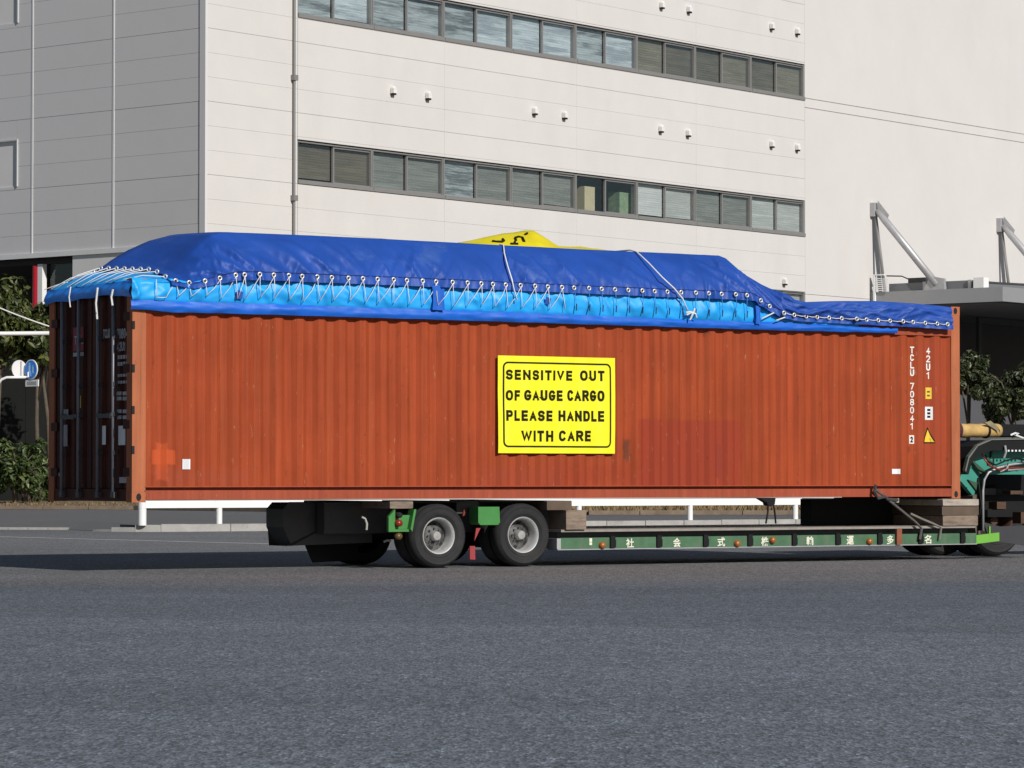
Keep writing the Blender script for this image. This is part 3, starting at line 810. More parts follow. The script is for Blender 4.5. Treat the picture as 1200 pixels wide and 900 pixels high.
# drain pipe and vents
td, _ = B(343, 100)
pp = wh.part('drain_pipe', MB().lathe([(0.055, 4), (0.055, TOPZ)], (td, -0.09, 0), 10, 2), M['pipe'], smooth=True)
for y in (91, 232):
    z = B(343, y)[1]
    wh.part('bracket', MB().box(td - 0.12, td + 0.12, -0.2, -0.003, z - 0.12, z + 0.1), M['pipe'], pp)
vh = MB()
vh.lathe([(0.0, -0.22), (0.075, -0.21), (0.115, -0.16), (0.115, -0.003)], (0, 0, 0.0), 14, 1)
vh.box(-0.11, 0.11, -0.21, -0.02, -0.2, 0.0)
vh_me = vh.mesh('vent_hood', M['hood'], True, angle=40)
mouth_me = MB().box(-0.1, 0.1, -0.18, -0.01, -0.27, -0.202).mesh('vent_mouth', M['hole'])
for x, y in ((774, 4), (806, 9), (903, 29), (933, 35), (459, 104), (500, 110), (625, 128), (660, 133), (773, 149), (805, 154), (903, 167), (933, 171), (918, 328), (459, -66), (500, -58)):
    t_, z = B(x, y)
    v = wh.put('vent_hood', vh_me, (t_, 0, z))
    mo = bpy.data.objects.new('vent_mouth', mouth_me); COL.objects.link(mo); mo.parent = v
# dark loading recess under the canopy
rc = MB()
D = 9.0
rc.add([(TO, 0.4, 0), (110, 0.4, 0), (110, 0.4, ZO), (TO, 0.4, ZO), (TO, D, 0), (110, D, 0), (110, D, ZO), (TO, D, ZO)],
       [(4, 5, 6, 7), (3, 7, 6, 2), (0, 4, 7, 3), (1, 2, 6, 5)])
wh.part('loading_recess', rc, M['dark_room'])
t_, z_ = B(1147, 378, 5.0); t2, z2 = B(1250, 378, 5.0)
rd = wh.part('shutter_frame', MB().box(t_ - 0.15, t_ + 0.15, 4.9, 5.1, 0, z_).box(t_ - 0.15, t2, 4.9, 5.1, z_, z_ + 0.3), M['room'])

# canopy over the loading bay
tC = B(1020, 345)[0]
q = FBI @ on_plane(1175, 345, FB @ Vector((tC, 0, 0)), FB.to_3x3() @ Vector((1, 0, 0)))
sC = q.y                                   # projects to the front: negative
zc0 = (FBI @ on_plane(1175, 353, FB @ Vector((tC, 0, 0)), FB.to_3x3() @ Vector((1, 0, 0)))).z
zc1 = (FBI @ on_plane(1175, 336, FB @ Vector((tC, 0, 0)), FB.to_3x3() @ Vector((1, 0, 0)))).z
cp = Thing('entrance_canopy', 'flat grey steel canopy hung from the white wall by angled tubes', 'canopy', FB, (tC, sC / 2, zc0))
cp.part('fascia', MB().box(tC, tC + 30, sC, -0.01, zc0, zc1), M['canopy'])
def onside(x, y, t_=tC):
    q = FBI @ on_plane(x, y, FB @ Vector((t_, 0, 0)), FB.to_3x3() @ Vector((1, 0, 0)))
    return Vector((t_, q.y, q.z))
ue = onside(1139, 330)
cp.part('roof_upstand', MB().box(tC + 0.35, tC + 29, ue.y, -0.9, zc1 + 0.003, zc1 + 0.42), mat('upstand_grey', (0.16, 0.165, 0.175), 0.5, 0.05, 1))
for xx in (1080, 1133):
    e0 = onside(xx, 330); cp.part('stiffener', MB().box(tC + 0.25, tC + 0.348, e0.y - 0.09, e0.y + 0.09, zc1 + 0.003, zc1 + 0.44), M['steel'])
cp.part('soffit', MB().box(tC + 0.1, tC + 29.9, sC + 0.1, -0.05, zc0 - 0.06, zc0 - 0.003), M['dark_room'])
for n_, tt in enumerate((tC + 1.2, tC + 12.8)):
    xa = 1022 if n_ == 0 else 1170
    ya = 238 if n_ == 0 else 256
    tw, zw = B(xa, ya)
    zt_ = zw; zb_ = B(xa, ya + 16)[1]
    pl_ = cp.part('wall_bracket', MB().box(tw - 0.22, tw + 0.22, -0.25, -0.006, zb_, zt_), M['steel'])
    # raking tube from the bracket down to the front of the roof
    top = Vector((tw + 0.0, -0.3, (zt_ + zb_) / 2 - 0.05))
    if n_ == 0:
        e = onside(1098, 326, tw); lowp = Vector((tw, e.y, zc1 + 0.25))
    st_ = MB().tube([top, top.lerp(lowp if n_ == 0 else Vector((tw, lowp.y, lowp.z)), 0.12), Vector((tw, lowp.y, lowp.z))], [0.13, 0.19, 0.19], 14)
    tb = cp.part('raking_tube', st_, M['steel'], smooth=True)
    cp.part('gusset', MB().prism([(-0.35, 0.25), (-0.35, -0.5), (-0.9, -0.75), (-1.0, -0.5)], (tw - 0.03, 0, (zt_ + zb_) / 2 + 0.2), (0, 1, 0), (0, 0, 1), (0.06, 0, 0)), M['steel'], tb)
    cp.part('foot', MB().prism([(-0.5, 0.0), (-0.45, 0.55), (0.35, 0.7), (0.75, 0.0)], (tw - 0.1, lowp.y, zc1 + 0.003), (0, 1, 0), (0, 0, 1), (0.2, 0, 0)), M['steel'], tb)
    cp.part('tie_rod', MB().tube([(tw, -0.22, zb_), (tw + 0.0, -0.75, zc1 + 0.01)], 0.085, 8), M['pipe'], smooth=True)
e0 = onside(1058, 328); e1 = onside(1079, 328)
cp.part('vent_box', MB().box(tC + 0.5, tC + 1.2, e1.y, e0.y, zc1 + 0.423, zc1 + 0.68), M['steel_dark'])
e0 = onside(1140, 325); e1 = onside(1152, 325)
cp.part('junction_box', MB().box(tC + 0.05, tC + 0.55, e1.y, e0.y, zc1 + 0.003, zc1 + 0.52), M['white'])
e0 = onside(1058, 330)
cp.part('cable', MB().tube([(tC + 0.6, -0.6, zc1 + 0.85), (tC + 0.6, -1.5, zc1 + 0.8), (tC + 0.6, e0.y, zc1 + 0.62)], 0.035, 6), M['steel_dark'])
e0 = onside(1150, 330)
cp.part('cable', MB().tube([(tC + 0.5, e0.y, zc1 + 0.28), (tC + 4, e0.y - 1.2, zc1 + 0.24), (tC + 14, e0.y - 1.6, zc1 + 0.3)], 0.06, 6), M['steel_dark'])
# slatted screen at the wall end of the canopy
sc_ = MB()
zz0, zz1 = zc0 - 0.9, zc1 + 0.9
sc_.box(tC - 0.14, tC - 0.012, -0.35, -0.25, zz0, zz1).box(tC - 0.14, tC - 0.012, -0.9, -0.352, zz1 - 0.06, zz1)
sp_ = cp.part('screen_frame', sc_, M['white'])
for i in range(7):
    cp.part('slat', MB().obox((tC - 0.08, -0.36, zc1 + 0.1 + i * 0.1), (tC - 0.08, -1.1, zc1 + 0.02 + i * 0.1), 0.05, 0.05), M['white'], sp_)

# ================================================================== PLANTS
def crown(center, rad, nb, nl, ls, seed, squash=1.0, low=-0.5):
    r = random.Random(seed); mb = MB()
    cx_, cy_, cz_ = center
    blobs = []
    for i in range(nb):
        while True:
            d = Vector((r.gauss(0, 1), r.gauss(0, 1), r.gauss(0, 1))).normalized()
            if d.z > low: break
        k = r.uniform(0.35, 0.95)
        blobs.append((Vector((cx_ + d.x * rad[0] * k, cy_ + d.y * rad[1] * k, cz_ + d.z * rad[2] * k)), r.uniform(0.16, 0.34) * min(rad)))
    for i in range(nl):
        c, br = blobs[r.randrange(nb)]
        d = Vector((r.gauss(0, 1), r.gauss(0, 1), r.gauss(0, 1))).normalized()
        p = c + d * br * r.uniform(0.5, 1.15)
        n = (d + Vector((r.uniform(-.7, .7), r.uniform(-.7, .7), r.uniform(-.2, .9)))).normalized()
        a = n.cross(Vector((r.uniform(-1, 1), r.uniform(-1, 1), 0.3))).normalized(); b = n.cross(a)
        s = ls * r.uniform(0.6, 1.35)
        mb.add([p - a * s, p + b * s * 0.45 + n * s * 0.12, p + a * s, p - b * s * 0.45 + n * s * 0.12], [(0, 1, 2, 3)])
    return mb
def tree(name, label, cat, base, center, rad, nb, nl, ls, seed, m, trunks, group=None, low=-0.5):
    t = Thing(name, label, cat, FI, base, group)
    t.part('crown', crown(center, rad, nb, nl, ls, seed, low=low), M[m])
    r = random.Random(seed + 99)
    mb = MB()
    for i in range(trunks):
        a = Vector(base) + Vector((r.uniform(-.3, .3) * rad[0] * (trunks > 1), 0, 0))
        mid = a.lerp(Vector(center), 0.5) + Vector((r.uniform(-.15, .15), 0, 0))
        mb.tube([a, mid, Vector(center)], [0.11, 0.075, 0.04], 7)
        for j in range(5):
            d = Vector((r.uniform(-1, 1) * rad[0], r.uniform(-1, 1) * rad[1], r.uniform(-.3, .8) * rad[2])) * 0.75
            mb.tube([mid.lerp(Vector(center), r.random()), Vector(center) + d * 0.5, Vector(center) + d], [0.045, 0.03, 0.012], 5)
    t.part('trunk', mb, M['bark'], smooth=True)
    return t
def P(x, y, d): return at_depth(x, y, d)
GZ = sz
c = P(3, 392, 112); tree('tree', 'leafy green tree on the far left below the red column', 'tree', (c.x, c.y, GZ), c, (1.9, 1.7, 1.75), 55, 5200, 0.15, 3, 'leaf', 2, 'trees behind the container')
c = P(45, 398, 113); tree('tree', 'leafy green tree half hidden by the dark end of the container', 'tree', (c.x, c.y, GZ), c, (1.75, 1.5, 1.75), 55, 5600, 0.15, 5, 'leaf', 2, 'trees behind the container')
c = P(20, 545, 109); tree('hedge_shrub', 'rounded green shrub at the foot of the left tree behind the kerb', 'shrub', (c.x, c.y, GZ), (c.x, c.y, GZ + 1.05), (1.35, 1.1, 1.15), 45, 4200, 0.11, 11, 'leaf2', 3, 'shrubs along the soil strip', low=-0.9)
c = P(-25, 550, 110); tree('hedge_shrub', 'lower green shrub cut by the left edge of the picture', 'shrub', (c.x, c.y, GZ), (c.x, c.y, GZ + 0.9), (1.0, 1.0, 1.0), 35, 2600, 0.11, 12, 'leaf2', 3, 'shrubs along the soil strip', low=-0.9)
c = P(44, 545, 111.5); tree('hedge_shrub', 'green shrub touching the dark container end beside the kerb', 'shrub', (c.x, c.y, GZ), (c.x, c.y, GZ + 0.85), (0.85, 0.9, 0.9), 30, 2400, 0.11, 14, 'leaf2', 3, 'shrubs along the soil strip', low=-0.9)
c = P(1137, 448, 112); tree('tree', 'small dark tree beside the right end post of the container', 'tree', (c.x, c.y, KZ), c, (0.95, 0.9, 1.05), 34, 3000, 0.11, 21, 'leaf3', 1, 'small trees beyond the tractor')
c = P(1188, 460, 111); tree('tree', 'small bushy tree at the right edge with pale blossoms above the tractor', 'tree', (c.x, c.y, KZ), c, (1.45, 1.1, 1.15), 44, 5200, 0.11, 23, 'leaf3', 2, 'small trees beyond the tractor', low=-0.9)
# low wall behind those trees, its shade painted in as dark grey
a, b = P(1100, 462, 121), P(1330, 462, 127)
bw = Thing('boundary_wall', 'plain wall coloured dark grey as if shaded behind the small trees on the right', 'wall', FI, (a.x, a.y, KZ))
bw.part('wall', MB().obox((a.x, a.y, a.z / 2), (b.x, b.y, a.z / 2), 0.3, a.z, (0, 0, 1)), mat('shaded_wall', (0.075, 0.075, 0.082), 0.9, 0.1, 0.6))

a, b = P(-70, 412, 118), P(130, 410, 119)  # added wall, fills the gap under the tree crowns with painted shade
sw = Thing('shade_wall', 'added black wall standing in for deep shade behind the left trees and round signs', 'wall', FI, (a.x, a.y, KZ))
n_s = 6
for i in range(n_s):
    p, q = a.lerp(b, i / n_s), a.lerp(b, (i + 0.985) / n_s)
    sw.part('shade_section', MB().obox((p.x, p.y, a.z / 2), (q.x, q.y, a.z / 2), 0.08, a.z, (0, 0, 1)), M['screen'])  # added sections in near black, standing in for deep shade
# ================================================================== STREET FURNITURE
# white pipe guard rail standing behind the kerb
gr0 = ka + kn * 0.22 - kd * 0.05
grail = Thing('guard_rail', 'white box beam guard rail on short posts behind the trailer', 'guard rail', FI, (gr0.x, gr0.y, KZ))
RT = KZ + 0.50
e_ = 13.6
def gp(s_, z): q = gr0 + kd * s_; return Vector((q.x, q.y, z))
gl = [ (932, 0), (808, 0) ]
def along(x):
    best = min((abs((lambda q: 600 + FPX * q.x / q.y)(gr0 + kd * (k * 0.02)) - x), k * 0.02) for k in range(0, 1200)); return best[1]
send = along(938)
mb = MB().obox(gp(0.02, RT - 0.075), gp(send, RT - 0.075), 0.12, 0.15)
grail.part('rail', mb, M['white'])
posts = [0.08, along(257), along(420), along(545), along(678), along(808), along(932)]
for s_ in posts:
    mb = MB().tube([gp(s_, KZ), gp(s_, RT - 0.151)], 0.065 if s_ > 1 else 0.085, 12)
    if s_ < 1: mb.lathe([(0.088, 0), (0.088, 0.152), (0.0, 0.165)], (gp(s_, 0).x, gp(s_, 0).y, RT - 0.151), 12, 2)
    po = grail.part('post', mb, M['white'], smooth=True, angle=40)
# light grey arm crossing the hedge and thin stay wire above
a, b = P(-60, 391.5, 74), P(110, 390, 76)
ar = Thing('pole_arm', 'horizontal pale grey steel arm crossing in front of the trees', 'pole', FI, (a.x, a.y, 0))
ar.part('arm', MB().tube([a, b], 0.05, 10), M['hood'], smooth=True)
ar.part('pole', MB().tube([(a.x - 0.0, a.y, 0.0), (a.x, a.y, a.z + 0.8)], 0.09, 12), M['hood'], smooth=True)
a, b = P(-60, 334, 74), P(110, 398, 76)
mb = MB().tube([a.lerp(b, i / 12) - Vector((0, 0, 0.10 * math.sin(math.pi * i / 12))) for i in range(13)], 0.016, 6)
solo('stay_wire', mb, M['hood'], FI, 'thin pale wire slanting down in front of the trees', 'wire')
# round signs on a curved white arm
SD = 96.0
c = P(37, 433, SD)
bs = Thing('round_sign', 'round blue pedestrian sign with a small white plate below', 'sign', FI, (c.x, c.y, c.z - 0.6))
ax = Vector((0.70, -0.0, 0)); 
def disc(c, r, yaw, th=0.03, n=32):
    d = Vector((math.sin(yaw), -math.cos(yaw), 0)); a = Vector((math.cos(yaw), math.sin(yaw), 0)); u = Vector((0, 0, 1))
    poly = [(r * math.cos(2 * math.pi * k / n), r * math.sin(2 * math.pi * k / n)) for k in range(n)]
    return MB().prism(poly, c + d * th, a, u, -d * th), a, d
yaw = math.radians(-42)
mb, a_, d_ = disc(c, 0.30, yaw); bs.part('rim', mb, M['white'])
mb, _, _ = disc(c + d_ * 0.031, 0.275, yaw, 0.006); bs.part('face', mb, M['signblue'])
# walking adult and child, as flat print
def fig(off, s):
    m_ = MB(); o_ = c + d_ * 0.040
    A, U = a_, Vector((0, 0, 1)); th = -d_ * 0.002
    head = [(off + 0.028 * s * math.cos(k * 0.7), 0.15 * s + 0.028 * s * math.sin(k * 0.7)) for k in range(9)]
    m_.prism(head, o_, A, U, th)
    m_.prism([(off - 0.035 * s, 0.11 * s), (off + 0.035 * s, 0.11 * s), (off + 0.03 * s, -0.02 * s), (off + 0.07 * s, -0.17 * s), (off + 0.035 * s, -0.17 * s), (off, -0.06 * s), (off - 0.05 * s, -0.17 * s), (off - 0.08 * s, -0.17 * s), (off - 0.03 * s, -0.02 * s)], o_, A, U, th)
    return m_
bs.part('pictogram', fig(-0.05, 1.15), M['signpale']); bs.part('pictogram', fig(0.11, 0.75), M['signpale'])
pc = c - Vector((0, 0, 0.41)) + Vector((0.03, 0, 0))
A = a_; U = Vector((0, 0, 1))
pt = bs.part('plate', MB().prism([(-0.3, -0.1), (0.3, -0.1), (0.3, 0.1), (-0.3, 0.1)], pc + d_ * 0.03, A, U, -d_ * 0.03), M['white'])
bs.part('print', MB().prism([(-0.22, -0.055), (0.22, -0.055), (0.22, 0.05), (-0.22, 0.05)], pc + d_ * 0.034, A, U, -d_ * 0.003), M['grey_plate'], pt)
c2 = P(22, 432.5, SD + 0.15)
rs = Thing('round_sign', 'plain grey back of a round sign beside the blue one', 'sign', FI, (c2.x, c2.y, c2.z - 0.3))
mb, a2, d2 = disc(c2, 0.27, math.radians(44)); rs.part('back', mb, M['hood'])
rs.part('stiffener', MB().prism([(0.03, -0.24), (0.07, -0.24), (0.07, 0.24), (0.03, 0.24)], c2 + d2 * 0.05, a2, U, -d2 * 0.018), M['steel'])
pa = Thing('sign_pole', 'white curved pole arm carrying the round signs', 'pole', FI, (P(-12, 560, SD).x, SD, KZ))
pts = [P(-12, 560, SD), P(-12, 500, SD), P(-10, 470, SD), P(-4, 452, SD), P(2, 444.5, SD), P(8, 442.3, SD), P(30, 442.0, SD)]
pts[0].z = KZ
pa.part('pole', MB().tube(pts, 0.04, 12), M['white'], smooth=True)
pa.part('clamp', MB().tube([P(30, 442, SD), P(33, 441.5, SD), P(33, 436, SD)], 0.03, 8), M['white'])

# ================================================================== LOW LOADER TRAILER
TR = Thing('low_loader_trailer', 'green low loader trailer with silver wheels under the container', 'trailer', FC, (6, 1.2, 0))
W_ = 2.44
la_, _ = F(656, 630); lb_, _ = F(1143, 630)
zt_hi = F(740, 620)[1]; zr1 = F(740, 629.5)[1]; zr0 = F(740, 643.5)[1]
# thin top edge, recessed web, green side rail, lower lip
def lin(x0, y0, x1, y1):
    a = F(x0, y0); b = F(x1, y1); return a, b
deck = MB()
deck.box(la_ + 0.02, lb_, 0.0, W_, zt_hi - 0.03, zt_hi)
dk = TR.part('deck', deck, mat('deck_edge_steel', (0.26, 0.235, 0.21), 0.7, 0.2, 6))
web = MB().box(la_ + 0.05, lb_ - 0.02, 0.14, W_ - 0.14, zr0 + 0.02, zt_hi - 0.032)
TR.part('deck_web', web, M['steel_dark'])
TR.part('side_rail', MB().box(la_, lb_, -0.02, 0.06, zr0 + 0.014, zr1), M['green_rail'])
TR.part('side_rail', MB().box(la_, lb_, W_ - 0.06, W_ + 0.02, zr0 + 0.014, zr1), M['green_rail'])
TR.part('rail_lip', MB().box(la_ - 0.05, lb_, -0.03, 0.1, zr0, zr0 + 0.012), M['steel'])
TR.part('end_plate', MB().box(la_ - 0.06, la_ - 0.003, -0.03, 0.3, zr0 + 0.014, zr1 - 0.005), M['steel'])
pk = None
for x in (716, 770.5, 825, 877, 929, 980, 1029, 1077, 1126):
    l, _ = F(x, 635)
    if pk is None: pk = MB().box(-0.035, 0.035, -0.05, -0.021, zr0 + 0.02, zr1 + 0.02).box(0.036, 0.055, -0.035, -0.021, zr0 + 0.03, zr1 - 0.03).mesh('stake_pocket', M['black'])
    TR.put('stake_pocket', pk, (l, 0, 0))
rf = MB().lathe([(0.0, -0.075), (0.03, -0.072), (0.042, -0.055), (0.045, -0.021)], (0, 0, 0), 14, 1).mesh('reflector', M['orange'], True)
for x, y in ((704, 639), (862, 637), (903.5, 633), (1017, 634.5)):
    l, z = F(x, y); TR.put('reflector', rf, (l, 0, z))
for x, ch in ((737, '社'), (792, '会'), (844, '式'), (895, '株'), (948, '輸'), (995, '運'), (1042, '多'), (1086, '名')):
    l, z = F(x, 634.5); s_ = 0.118
    TR.part('lettering', text_mb(ch, (l - s_ / 2, -0.0212, zr0 + 0.018), (1, 0, 0), (0, 0, 1), s_, s_, 0.004, 0.022), M['cream'])
l, z = F(691, 634); TR.part('mark', MB().box(l - 0.02, l + 0.02, -0.026, -0.0212, z - 0.01, z + 0.035).box(l - 0.02, l + 0.02, -0.026, -0.0212, z - 0.05, z - 0.015), M['cream'])
l0 = F(1047.5, 600)[0]; TR.part('stake', MB().box(l0, l0 + 0.085, -0.065, -0.022, zr0 + 0.01, zr1 + 0.07), M['rust'], label='rusty steel stake strapped to the green rail')
# rear bogie frame
BW = 1.0
lr0, zr_ = F(312, 605, BW + 0.45)
bog = MB().prism([(lr0 + 0.12, 0.27), (lr0, 0.50), (lr0, 0.72), (lr0 + 0.08, 0.80), (3.7, 0.80), (3.7, 0.30), (2.5, 0.27)], (0, BW, 0), (1, 0, 0), (0, 0, 1), (0, 0.45, 0))
TR.part('rear_platform', bog, M['steel_dark'])
TR.part('chassis_beam', MB().box(2.9, 5.85, 0.75, 0.95, 0.42, 0.80).box(2.9, 5.85, 1.5, 1.7, 0.42, 0.80), M['steel_dark'])
TR.part('cross_beam', MB().box(4.5, 4.82, 0.30, 2.2, 0.66, CB - 0.004), M['steel_dark'])
TR.part('axle', MB().tube([(4.08, 0.3, 0.4), (4.08, 2.2, 0.4)], 0.07, 10).tube([(5.27, 0.3, 0.4), (5.27, 2.2, 0.4)], 0.07, 10), M['black'])
TR.part('drop_frame', MB().prism([(5.70, 0.42), (5.70, 0.78), (5.98, 0.78), (6.05, 0.42), (6.05, zr0), (5.75, zr0)], (0, 0.35, 0), (1, 0, 0), (0, 0, 1), (0, 1.8, 0)), M['steel_dark'])
for nm_, q in (('air_hose', ((424, 606), (428, 608), (430, 614), (429.5, 621))), ('valve', ((450, 635), (454, 633), (458, 634)))):
    TR.part(nm_, MB().tube([(F(x, y, 0.28)[0], 0.28, F(x, y, 0.28)[1]) for x, y in q], 0.014, 6), M['pale_metal'])
TR.part('shade_flap', MB().prism([(3.12, 0.05), (3.0, 0.30), (3.75, 0.30), (3.75, 0.07)], (0, 1.46, 0), (1, 0, 0), (0, 0, 1), (0, 0.03, 0)), M['black'])  # black sheet added to fill in the darkness below the platform
# bright green lamp bracket
(x0, z1_), (x1, z0_) = F(455.5, 597), F(486, 623)
brk = MB().prism([(x0, z0_), (x0, z1_ - 0.09), (x0 + 0.09, z1_), (x0 + 0.09, z0_ + 0.03), (x1 - 0.07, z0_ + 0.03), (x1 - 0.07, z0_)], (0, 0.0, 0), (1, 0, 0), (0, 0, 1), (0, 0.05, 0))
brk.prism([(x0 + 0.092, z0_ + 0.032), (x0 + 0.092, z1_ - 0.07), (x1 - 0.02, z1_ - 0.07), (x1 - 0.06, z0_ + 0.032)], (0, 0.045, 0), (1, 0, 0), (0, 0, 1), (0, 0.03, 0))
brk.prism([(x1 - 0.08, z0_ + 0.032), (x1 - 0.03, z1_), (x1 + 0.0, z1_), (x1 - 0.055, z0_)], (0, -0.04, 0), (1, 0, 0), (0, 0, 1), (0, 0.14, 0))
lb = TR.part('lamp_bracket', brk, M['green'])
TR.part('lamp', MB().lathe([(0, -0.06), (0.04, -0.055), (0.045, 0.0), (0.045, 0.04)], ((x0 + 0.125), 0.0, z0_ + 0.105), 14, 1), M['redlens'], lb, smooth=True)
TR.part('lamp', MB().lathe([(0, -0.05), (0.032, -0.045), (0.036, 0.0), (0.036, 0.04)], ((x0 + 0.135), 0.0, z0_ + 0.2), 14, 1), M['hole'], lb, smooth=True)
TR.part('lamp', MB().lathe([(0, -0.02), (0.04, -0.015), (0.045, 0.03)], ((x0 + 0.16), 0.03, z0_ - 0.055), 14, 1), mat('amber_dull', (0.11, 0.07, 0.02), 0.4, 0.1, 10), lb, smooth=True)
(x0, z1_), (x1, z0_) = F(560.5, 594), F(586, 615)
TR.part('fender_panel', MB().prism([(x0, z0_ + 0.03), (x0 + 0.03, z0_), (x1 - 0.03, z0_), (x1, z0_ + 0.03), (x1 - 0.01, z1_), (x0, z1_)], (0, 0.0, 0), (1, 0, 0), (0, 0, 1), (0, 0.22, 0)), M['green'])
TR.part('fender', MB().box(3.45, 4.56, 0.3, 0.65, 0.80, 0.812).box(4.84, 5.7, 0.3, 0.65, 0.80, 0.812), M['steel_dark'])
(x0, z1_), (x1, z0_) = F(553, 640), F(559.5, 656)
TR.part('flap', MB().prism([(x0, z0_ + 0.005), (x1, z0_), (x1 - 0.005, z1_), (x0, z1_)], (0, 0.05, 0), (1, 0, 0), (0, 0, 1), (0, 0.02, 0)), M['redflap'])
(x0, z1_), (x1, z0_) = F(559, 619), F(566, 634)
TR.part('flap', MB().prism([(x0, z0_), (x1, z1_), (x0 + 0.025, z1_)], (0, 0.06, 0), (1, 0, 0), (0, 0, 1), (0, 0.02, 0)), M['redflap'])
l, z = F(545.5, 601); TR.part('reflector', MB().prism([(l - .015, z - .04), (l + .015, z - .03), (l + .015, z + .03), (l, z + .04)], (0, 0.04, 0), (1, 0, 0), (0, 0, 1), (0, 0.02, 0)), M['redlens'])

def make_wheel(T, l, w0, zc, r, dual=True, sgn=1, rim_m='rim'):
    k = r / 0.395
    wh_ = MB(); c = (l, w0, zc)
    def ty(o):
        pr = [(0.222, 0.035), (0.236, 0.022), (0.262, 0.010), (0.266, 0.006), (0.27, 0.010), (0.31, 0.0), (0.345, 0.006), (0.35, 0.002), (0.355, 0.008), (0.376, 0.026), (0.389, 0.05)]
        pr += [(0.394, 0.075), (0.386, 0.078), (0.386, 0.088), (0.395, 0.091), (0.395, 0.115), (0.386, 0.118), (0.386, 0.128), (0.395, 0.131), (0.394, 0.155), (0.387, 0.185), (0.36, 0.225), (0.31, 0.235), (0.24, 0.21)]
        return [(a * k, sgn * (o + b) * k) for a, b in pr]
    t_ = MB().lathe(ty(0.0), c, 48, 1)
    if dual: t_.lathe(ty(0.29), c, 48, 1)
    tyre = T.part('tyre', t_, M['rubber'], smooth=True, angle=50)
    rp_ = [(0.226, 0.045), (0.228, 0.028), (0.222, 0.022), (0.212, 0.028), (0.206, 0.045), (0.198, 0.06), (0.194, 0.10), (0.190, 0.15), (0.186, 0.205)]
    rim = T.part('rim', MB().lathe([(a * k, sgn * b * k) for a, b in rp_], c, 48, 1), M[rim_m], tyre, smooth=True, angle=60)
    T.part('wheel_disc', MB().lathe([(a * k, sgn * b * k) for a, b in ((0.188, 0.20), (0.172, 0.195), (0.12, 0.165), (0.085, 0.150), (0.0, 0.149))], c, 40, 1), M['disc' if rim_m == 'rim' else rim_m], tyre, smooth=True)
    hub = MB().lathe([(0.062 * k, sgn * 0.144 * k), (0.058 * k, sgn * 0.075 * k), (0.05 * k, sgn * 0.062 * k), (0.0, sgn * 0.06 * k)], c, 24, 1)
    T.part('hub', hub, M['hubgrey' if rim_m != 'rusty' else 'rusty'], tyre, smooth=True, angle=40)
    hm, nm = MB(), MB()
    for j in range(6):
        a = j * math.pi / 3 + 0.35
        hm.lathe([(0.0, sgn * 0.1725 * k), (0.026 * k, sgn * 0.171 * k)], (l + 0.142 * k * math.cos(a), w0 - sgn * 0.0 + 0, zc + 0.142 * k * math.sin(a)), 12, 1)
        hm.v = hm.v
    for j in range(8):
        a = j * math.pi / 4
        nm.lathe([(0.0, sgn * 0.118 * k), (0.0105 * k, sgn * 0.12 * k), (0.0105 * k, sgn * 0.146 * k)], (l + 0.092 * k * math.cos(a), w0, zc + 0.092 * k * math.sin(a)), 6, 1)
    T.part('hand_holes', hm, M['hole'], tyre); T.part('lug_nuts', nm, M['steel_dark'], tyre)
wl1, wz1 = F(514.5, 629, 0.05); wl2, wz2 = F(613.5, 628.5, 0.05)
WR = 0.392
for l in (wl1, wl2):
    make_wheel(TR, l, 0.03, WR, WR)
    make_wheel(TR, l, 2.41, WR, WR, True, -1)
# gooseneck rising over the tractor
GW = 0.35
def G(x, y): return F(x, y, GW)
poly = [G(*q) for q in ((1122, 560), (1126, 543), (1136, 532), (1150, 527), (1260, 524), (1260, 556), (1150, 556), (1150, 582), (1141, 582), (1128, 566))]
gk = TR.part('gooseneck', MB().prism(poly, (0, GW, 0), (1, 0, 0), (0, 0, 1), (0, 0.08, 0)).prism(poly, (0, 2.0, 0), (1, 0, 0), (0, 0, 1), (0, 0.08, 0)), M['teal'])
poly = [G(*q) for q in ((1120, 553), (1124, 537), (1134, 523), (1150, 516), (1260, 514), (1260, 526), (1152, 528), (1138, 532.5), (1128, 542), (1124, 556))]
TR.part('gooseneck_flange', MB().prism(poly, (0, GW - 0.2, 0), (1, 0, 0), (0, 0, 1), (0, 2.1, 0)), M['black'])
poly2 = [G(*q) for q in ((1119, 551), (1123, 535), (1133.5, 521.5), (1150, 514.5), (1260, 512.5), (1260, 514), (1150, 516), (1134, 523), (1124, 537), (1120, 553))]
TR.part('flange_edge', MB().prism(poly2, (0, GW - 0.22, 0), (1, 0, 0), (0, 0, 1), (0, 0.06, 0)), mat('pale_edge', (0.13, 0.15, 0.13), 0.6, 0.15, 6), gk)
for q in (((1134, 535), (1145, 556), (1154, 553)), ((1154, 533), (1157, 545), (1163, 543)), ((1127, 547), (1131.5, 549), (1127, 552)), ((1133, 562), (1145, 566), (1143, 575)), ((1160, 528), (1162, 528), (1160.5, 537), (1159.5, 537))):
    TR.part('gusset', MB().prism([G(*p) for p in q], (0, GW - 0.03, 0), (1, 0, 0), (0, 0, 1), (0, 0.029, 0)), M['green_dark'], gk)
for i in range(6):
    a, z = G(1168 + i * 4.3, 528.3)
    TR.part('mark', MB().box(a, a + 0.03, GW - 0.235, GW - 0.221, z - 0.012, z + 0.012), M['sticker'], gk)
for x in (1165, 1198):
    a, z = G(x, 530); TR.part('hook', MB().tube([(a, GW - 0.23, z + 0.09), (a, GW - 0.25, z), (a - 0.02, GW - 0.23, z - 0.08)], 0.016, 6), M['steel'], gk)
